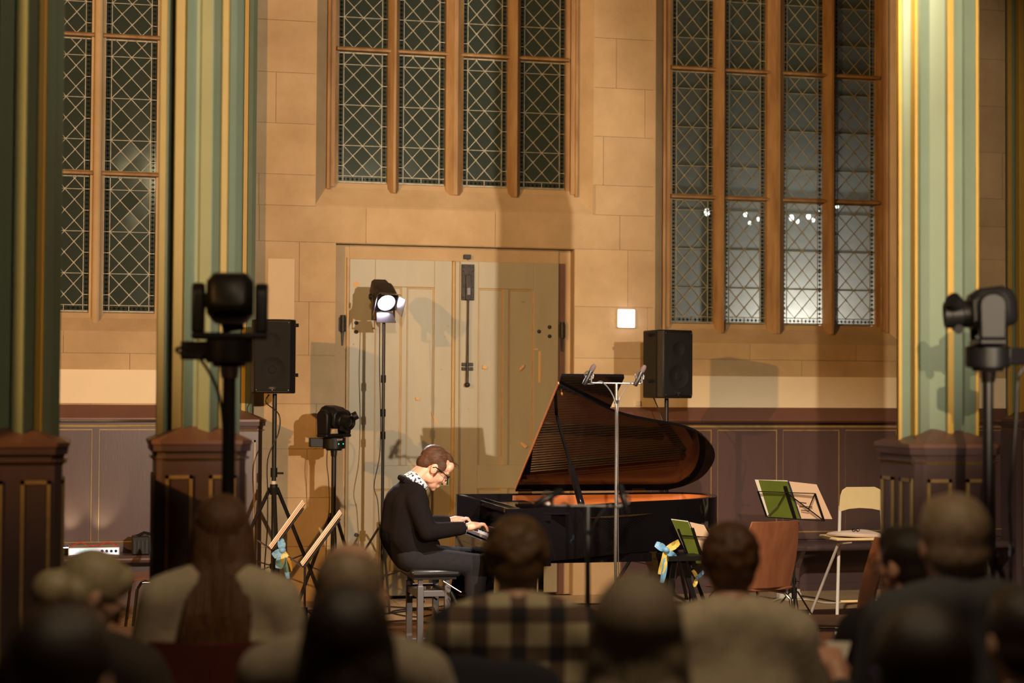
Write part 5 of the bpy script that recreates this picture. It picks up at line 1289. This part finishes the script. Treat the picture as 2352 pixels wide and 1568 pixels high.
# power strip and leads on the floor at the right
p = at(1812, 1366, Z=.03); ps = thing('power_strip', 'white power strip with plugs on the floor under the bench', 'power strip', (p.x, p.y, 0))
MB().box((p.x, p.y, .025), (.20, .055, .045), (0, 0, .1)).build('body', 'white_plastic', ps, smooth=False, bevel=.005)
for k in (-.05, .02, .07): MB().box((p.x + k, p.y, .06), (.04, .04, .035), (0, 0, .1)).build('plug', 'black_plastic' if k < .05 else 'white_plastic', ps, smooth=False, bevel=.004)
def fc_(pts, z=.007): return [at(a, b_, Z=z) for a, b_ in pts]
cable('floor_cable', 'white flex running from the power strip along the floor', fc_([(1720, 1392), (1760, 1388), (1790, 1374), (1812, 1378), (1850, 1376), (1900, 1384), (1960, 1382), (2030, 1386)], .012), .007, 'cable_white')
cable('floor_cable', 'black flex curling beside the power strip', fc_([(1700, 1376), (1745, 1370), (1780, 1374), (1830, 1368), (1870, 1372), (1930, 1382), (1990, 1380), (2060, 1378)], .007), .006)
cable('floor_cable', 'black cable on the floor behind the piano bench', fc_([(640, 1398), (760, 1402), (860, 1392), (960, 1396), (1040, 1390), (1140, 1392), (1260, 1388), (1400, 1386)]), .006)
cable('floor_cable', 'black cable looping under the piano bench', fc_([(880, 1410), (940, 1402), (985, 1398), (1000, 1408), (960, 1416), (920, 1412), (900, 1404), (950, 1398), (1060, 1404), (1150, 1400)]), .006)
cable('floor_cable', 'black cable lying in front of the piano bench', fc_([(860, 1432), (930, 1424), (1000, 1430), (1080, 1426), (1160, 1430)]), .006)
cable('floor_cable', 'black cable on the flags under the piano tail', fc_([(1290, 1404), (1340, 1398), (1380, 1408), (1420, 1402), (1470, 1396), (1540, 1400), (1600, 1394)]), .006)
# ================================================================== AUDIENCE
FWD = TH
def listener(label, px, py, D, yaw=0.0, top='cloth_dark', skin='skin_pale', hair='hair_dark', style='short', lean=0.0, wd=1.0, nod=0.0, hl=.3, legs='cloth_slate',
             glasses=False, chair_lab=None, chair_mt='cloth_black', chair_top=.84, hs=1.0, locks=0, hr_k=1.0, chair_leg='black_metal', hold=None, hyaw=0.0):
    T = at(px, py, D=D)
    a0 = pi / 2 - TH + yaw                        # heading; 0 yaw looks straight along the view
    f = V((cos(a0), sin(a0), 0)); r = V((sin(a0), -cos(a0), 0)); z = V((0, 0, 1))
    hipc = V((T.x, T.y, 0)) - f * (.10 + lean); hz = .56
    o = thing('person', label, 'person', (hipc.x, hipc.y, 0))
    o.rotation_euler = (0, 0, a0 - pi / 2)
    M0 = wmat(o)
    def L(a, b_, c): return M0 @ V((a, b_, c))    # a right, b forward, c up, from the hip on the floor
    tz = T.z; hb = .10 + lean                     # head forward of the hip
    HM = Matrix.Translation(M0 @ V((0, hb, tz - .115 * hs))) @ M0.to_3x3().to_4x4() @ Matrix.Rotation(hyaw, 4, 'Z') @ Matrix.Rotation(-nod, 4, 'X') @ Matrix.Scale(hs, 4)
    b = MB()
    b.ell((0, -.008, .018), (.076, .096, .093)); b.ell((0, .035, -.035), (.060, .064, .080)); b.ell((0, .05, -.095), (.044, .042, .032)); b.ell((0, .082, -.108), (.02, .018, .015))
    b.cap((0, .094, .0), (0, .118, -.04), .009, .013); b.ell((0, .093, -.075), (.024, .012, .009)); b.ell((0, .085, .012), (.05, .015, .012))
    for s in (-1, 1): b.ell((s * .078, -.005, -.022), (.010, .022, .033)); b.ell((s * .032, .085, -.008), (.015, .012, .009))
    b.xf(HM)
    nk = HM @ V((0, -.02, -.07)); nb = L(0, hb - .06, tz - .275)
    b.limb([nk, nb], [.058, .066])
    shz = tz - .315; ch = L(0, hb * .62 + .02, shz - .10); ws = L(0, hb * .3 + .03, (shz + hz) / 2 - .04); hp = L(0, .02, hz)
    b.limb([nb, ch, ws, hp], [.07, .105, .105, .12])
    t = MB(); t.limb([L(0, hb - .055, tz - .285), ch, ws, hp], [.080, .122, .124, .13])
    for s in (-1, 1):
        shp = L(s * .175 * wd, hb - .065, shz - .015); el = L(s * .25 * wd, hb * .5 + .06, hz + .16); wr = L(s * .10, hb + .26, hz + .13)
        if hold is not None and s < 0: wr = V(hold); el = L(s * .21 * wd, hb * .5 + .10, hz + .16)
        b.limb([L(s * .05, hb - .07, shz + .03), shp, el, wr], [.07, .06, .045, .03])
        t.limb([L(s * .045, hb - .075, shz + .035), L(s * .11 * wd, hb - .07, shz + .012), shp, el, el.lerp(wr, .92)], [.075, .078, .080, .066, .045])
        t.limb([L(s * .115 * wd, hb - .06, shz - .01), L(s * .105 * wd, hb * .62 + .015, shz - .12), L(s * .095 * wd, hb * .3 + .03, (shz + hz) / 2), L(s * .09, .02, hz)], [.082, .105, .108, .115]); t.limb([L(s * .06 * wd, hb - .065, shz - .01), L(s * .055 * wd, hb * .62 + .015, shz - .12), L(s * .05 * wd, hb * .3 + .03, (shz + hz) / 2)], [.085, .115, .118])
        # hand on the lap: palm, four fingers, thumb
        fd = (L(s * .04, hb + .36, hz + .10) - wr).normalized() if not (hold is not None and s < 0) else (f * .6 + z * .8 - r * .1).normalized(); sd = fd.cross(z).normalized()
        b.limb([wr, wr + fd * .06], [.030, .033]); kn = wr + fd * .09
        for k in range(4):
            e_ = kn + sd * ((k - 1.5) * .021); b.limb([e_ - fd * .02, e_ + fd * .035 - z * .006, e_ + fd * (.05 + .008 * (k in (1, 2))) - z * .026], [.011, .010, .009], 8)
        b.limb([wr + fd * .03 + sd * (-s * .025), wr + fd * .06 + sd * (-s * .045) - z * .01, wr + fd * .09 + sd * (-s * .042) - z * .02], [.013, .011, .010], 8)
    b.build('body', skin, o, remesh=.010, soft=3)
    t.build('top', top, o, remesh=.014, soft=14)
    tr = MB()
    for s in (-1, 1):
        h0, kn, an = L(s * .10, .0, hz - .01), L(s * .12, .44, hz - .02), L(s * .12, .46, .10)
        tr.limb([h0, kn, an], [.10, .078, .058]); 
        MB().limb([L(s * .12, .42, .05), L(s * .12, .60, .042)], [.048, .040]).build('shoe', 'shoe', o, remesh=.016, soft=2)
    tr.limb([L(-.09, -.01, hz - .0), L(.09, -.01, hz - .0)], [.118, .118])
    tr.build('trousers', legs, o, remesh=.016, soft=3)
    h = MB()
    if style == 'bald':
        h.ell((0, -.035, -.022), (.080, .074, .050)); h.ell((0, -.02, .02), (.0775, .09, .085))
    else:
        h.ell((0, -.016, .026), (.086 * hr_k, .102 * hr_k, .094 * hr_k)); h.ell((0, -.045, -.03), (.078 * hr_k, .070 * hr_k, .070)); h.ell((0, .05, .065), (.062, .045, .05))
    if style == 'fluffy':
        for k in range(110):
            a_ = random.uniform(0, 2 * pi); e_ = random.uniform(-.5, 1.4); rr = .082 * hr_k
            h.ell((rr * cos(e_) * cos(a_), -.014 + rr * 1.15 * cos(e_) * sin(a_) * (1 if sin(a_) < 0 else .55), .026 + .088 * sin(e_)), (.021, .021, .019))
    if style in ('long', 'mid'):
        for (yb, zz, w0, d0) in ((-.05, -.06, .088, .072), (-.080, -.14, .096, .066), (-.120, -.14 - (hl - .14) * .35, .108, .066), (-.145, -.14 - (hl - .14) * .7, .106, .060), (-.150, -hl, .092, .046)):
            h.ell((0, yb, zz), (w0 * hr_k, d0, .085))
        for s in (-1, 1): h.limb([V((s * .075, .0, .0)), V((s * .085, -.01, -.12)), V((s * .085, -.03, -hl * .8))], [.03, .034, .026])
    if style == 'bob':
        h.ell((0, -.04, -.07), (.092 * hr_k, .075, .085)); 
        for s in (-1, 1): h.limb([V((s * .075, .01, .0)), V((s * .082, .0, -.11))], [.032, .034])
    if style == 'bun':
        h.ell((0, -.11, -.06), (.060, .055, .060)); h.ell((0, -.05, -.03), (.085, .07, .06))
    h.xf(HM); hobj = h.build('hair', hair, o, remesh=.010, soft=4)
    if locks:
        lk = MB()
        for k in range(locks):
            a_ = random.uniform(-1.25, 1.25); w_ = random.uniform(.86, 1.02)
            x0, y0 = sin(a_) * .085, -cos(a_) * .088 - .01; end = hl * random.uniform(.85, 1.22)
            pts = [V((x0 * .45, y0 * .35, .105)), V((x0 * w_, y0 * w_, .05)), V((x0 * 1.08, y0 * 1.0 - .03, -.10)), V((x0 * 1.2 + random.uniform(-.01, .01), y0 * .5 - .150, -end * .6)), V((x0 * 1.12 + random.uniform(-.025, .025), y0 * .35 - .175, -end))]
            lk.tube([HM @ p for p in pts], [.005, .008, .009, .008, .003], 5)
        lk.build('hair_locks', hair, hobj)
    if glasses:
        g = MB()
        for s in (-1, 1):
            g.tube([V((s * .034 + .027 * cos(q), .108, -.004 + .020 * sin(q))) for q in [2 * pi * k / 12 for k in range(13)]], .003, 5)
            g.tube([V((s * .062, .104, .0)), V((s * .08, .04, .0)), V((s * .082, -.005, -.004))], .003, 5)
        g.tube([V((-.008, .11, .0)), V((.008, .11, .0))], .003, 5)
        g.xf(HM); g.build('spectacles', 'spectacle', o)
    if chair_lab:
        c = hipc + f * .03
        chair(chair_lab, c.x, c.y, a0 - pi / 2, chair_mt, .435, chair_top, .46, False, chair_leg)
    return o, HM, M0, hb

listener('listener with dark brown head at the bottom left corner', 148, 1392, 3.05, R(-10), 'cloth_black', 'skin_pale', 'hair_dark', 'short', wd=1.0, hr_k=1.06, hs=1.0, chair_lab='dark chair under the listener at the bottom left corner')
listener('blond listener with bun and glasses looking down in profile', 214, 1266, 5.1, R(-10), 'cloth_brown', 'skin_pale', 'hair_blond', 'bun', lean=.06, nod=R(34), hyaw=R(-50), glasses=True, hr_k=1.0, chair_lab='dark chair of the blond listener with the bun')
listener('woman with long reddish hair and cream jumper', 512, 1138, 5.75, R(4), 'cloth_beige', 'skin_pale', 'hair_red', 'long', hl=.46, hr_k=1.05, locks=130, wd=1.05, chair_lab='dark red padded chair of the long-haired woman', chair_mt='chair_red', chair_top=.93, hs=1.02)
listener('bald grey man with beige jacket before the pianist', 806, 1240, 4.45, R(-6), 'cloth_greybeige', 'skin_pale', 'hair_thin', 'bald', wd=1.12, hs=1.16, chair_lab='dark chair of the bald man')
listener('listener with long dark hair at the bottom centre left', 800, 1352, 3.75, R(-2), 'cloth_black', 'skin_pale', 'hair_dark', 'long', hl=.40, hr_k=1.14, locks=60, chair_lab='dark chair of the listener with long dark hair')
pl_p = listener('listener in a checked shirt with fluffy ginger hair', 1186, 1192, 5.3, R(3), 'plaid', 'skin_pale', 'hair_ginger', 'fluffy', hr_k=1.06, wd=1.12, chair_lab='dark chair of the listener in the checked shirt', chair_top=.80, chair_mt='cloth_dark')
listener('listener with long fair-brown hair at the bottom centre', 1465, 1332, 3.75, R(-4), 'cloth_slate', 'skin_pale', 'hair_grey', 'long', hl=.42, hr_k=1.16, locks=60, chair_lab='dark chair of the listener with long fair-brown hair')
listener('listener with short auburn curls and oatmeal jumper', 1674, 1206, 5.5, R(6), 'cloth_beige', 'skin_pale', 'hair_auburn', 'fluffy', hr_k=.98, wd=1.1, chair_lab='black chair of the listener in the oatmeal jumper', chair_top=.80, chair_mt='cloth_black')
listener('tall man with short hair and slate jacket on the right', 2188, 1136, 4.75, R(8), 'cloth_slate', 'skin', 'hair_thin', 'short', hr_k=1.04, wd=1.14, hs=1.08, chair_lab='dark chair of the tall man on the right', hold=at(1932, 1572, D=5.15))
listener('ruddy listener in glasses turned left beside the tall man', 2082, 1208, 5.6, R(8), 'cloth_black', 'skin', 'hair_dark', 'short', glasses=True, hyaw=R(32), chair_lab='dark chair of the ruddy listener in glasses')
listener('listener with dark head at the bottom right', 2116, 1396, 3.1, R(4), 'cloth_dark', 'skin_pale', 'hair_dark', 'short', hr_k=1.08, chair_lab='dark chair of the listener at the bottom right')
listener('shadowed listener cut by the right edge', 2350, 1345, 4.0, R(10), 'cloth_black', 'skin_pale', 'hair_dark', 'short', chair_lab='dark chair of the listener cut by the right edge')
# coat over the chair of the checked-shirt listener
cb = at(1110, 1478, D=4.95); ct = thing('coat', 'black coat hung over the chair of the checked-shirt listener', 'coat', (cb.x, cb.y, .5))
cmb = MB(); rr = []
for k in range(15):
    u = k / 14.0; xx = at(936 + 372 * u, 1500, D=4.95); zt_ = cb.z - .02 - .09 * abs(u - .48) ** 1.6 * 3 + .018 * sin(9 * u) - (.07 if u < .05 or u > .95 else 0)
    fwd_ = V((sin(TH), cos(TH), 0))
    rr.append([V((xx.x, xx.y, zt_)) + fwd_ * d + V((0, 0, dz_)) for d, dz_ in ((.05, -.03), (.02, 0), (-.02, -.01), (-.05, -.10), (-.06 - .02 * sin(11 * u), -.48), (-.02, -.5), (.04, -.45))])
cmb.loft(rr); cmb.build('coat_body', 'cloth_dark', ct, remesh=.014, soft=4)
# programme sheet held by the tall man's neighbour
q1, q2, q3 = at(1896, 1472, D=5.25), at(1954, 1474, D=5.27), at(1926, 1548, D=5.2)
sh_ = thing('programme_sheet', 'white programme sheet held up by the tall man on the right', 'paper', q3)
quad_slab('sheet', 'paper', sh_, [q1, q2, q2.lerp(q3, .98) + V((.01, 0, 0)), q3], .0015)
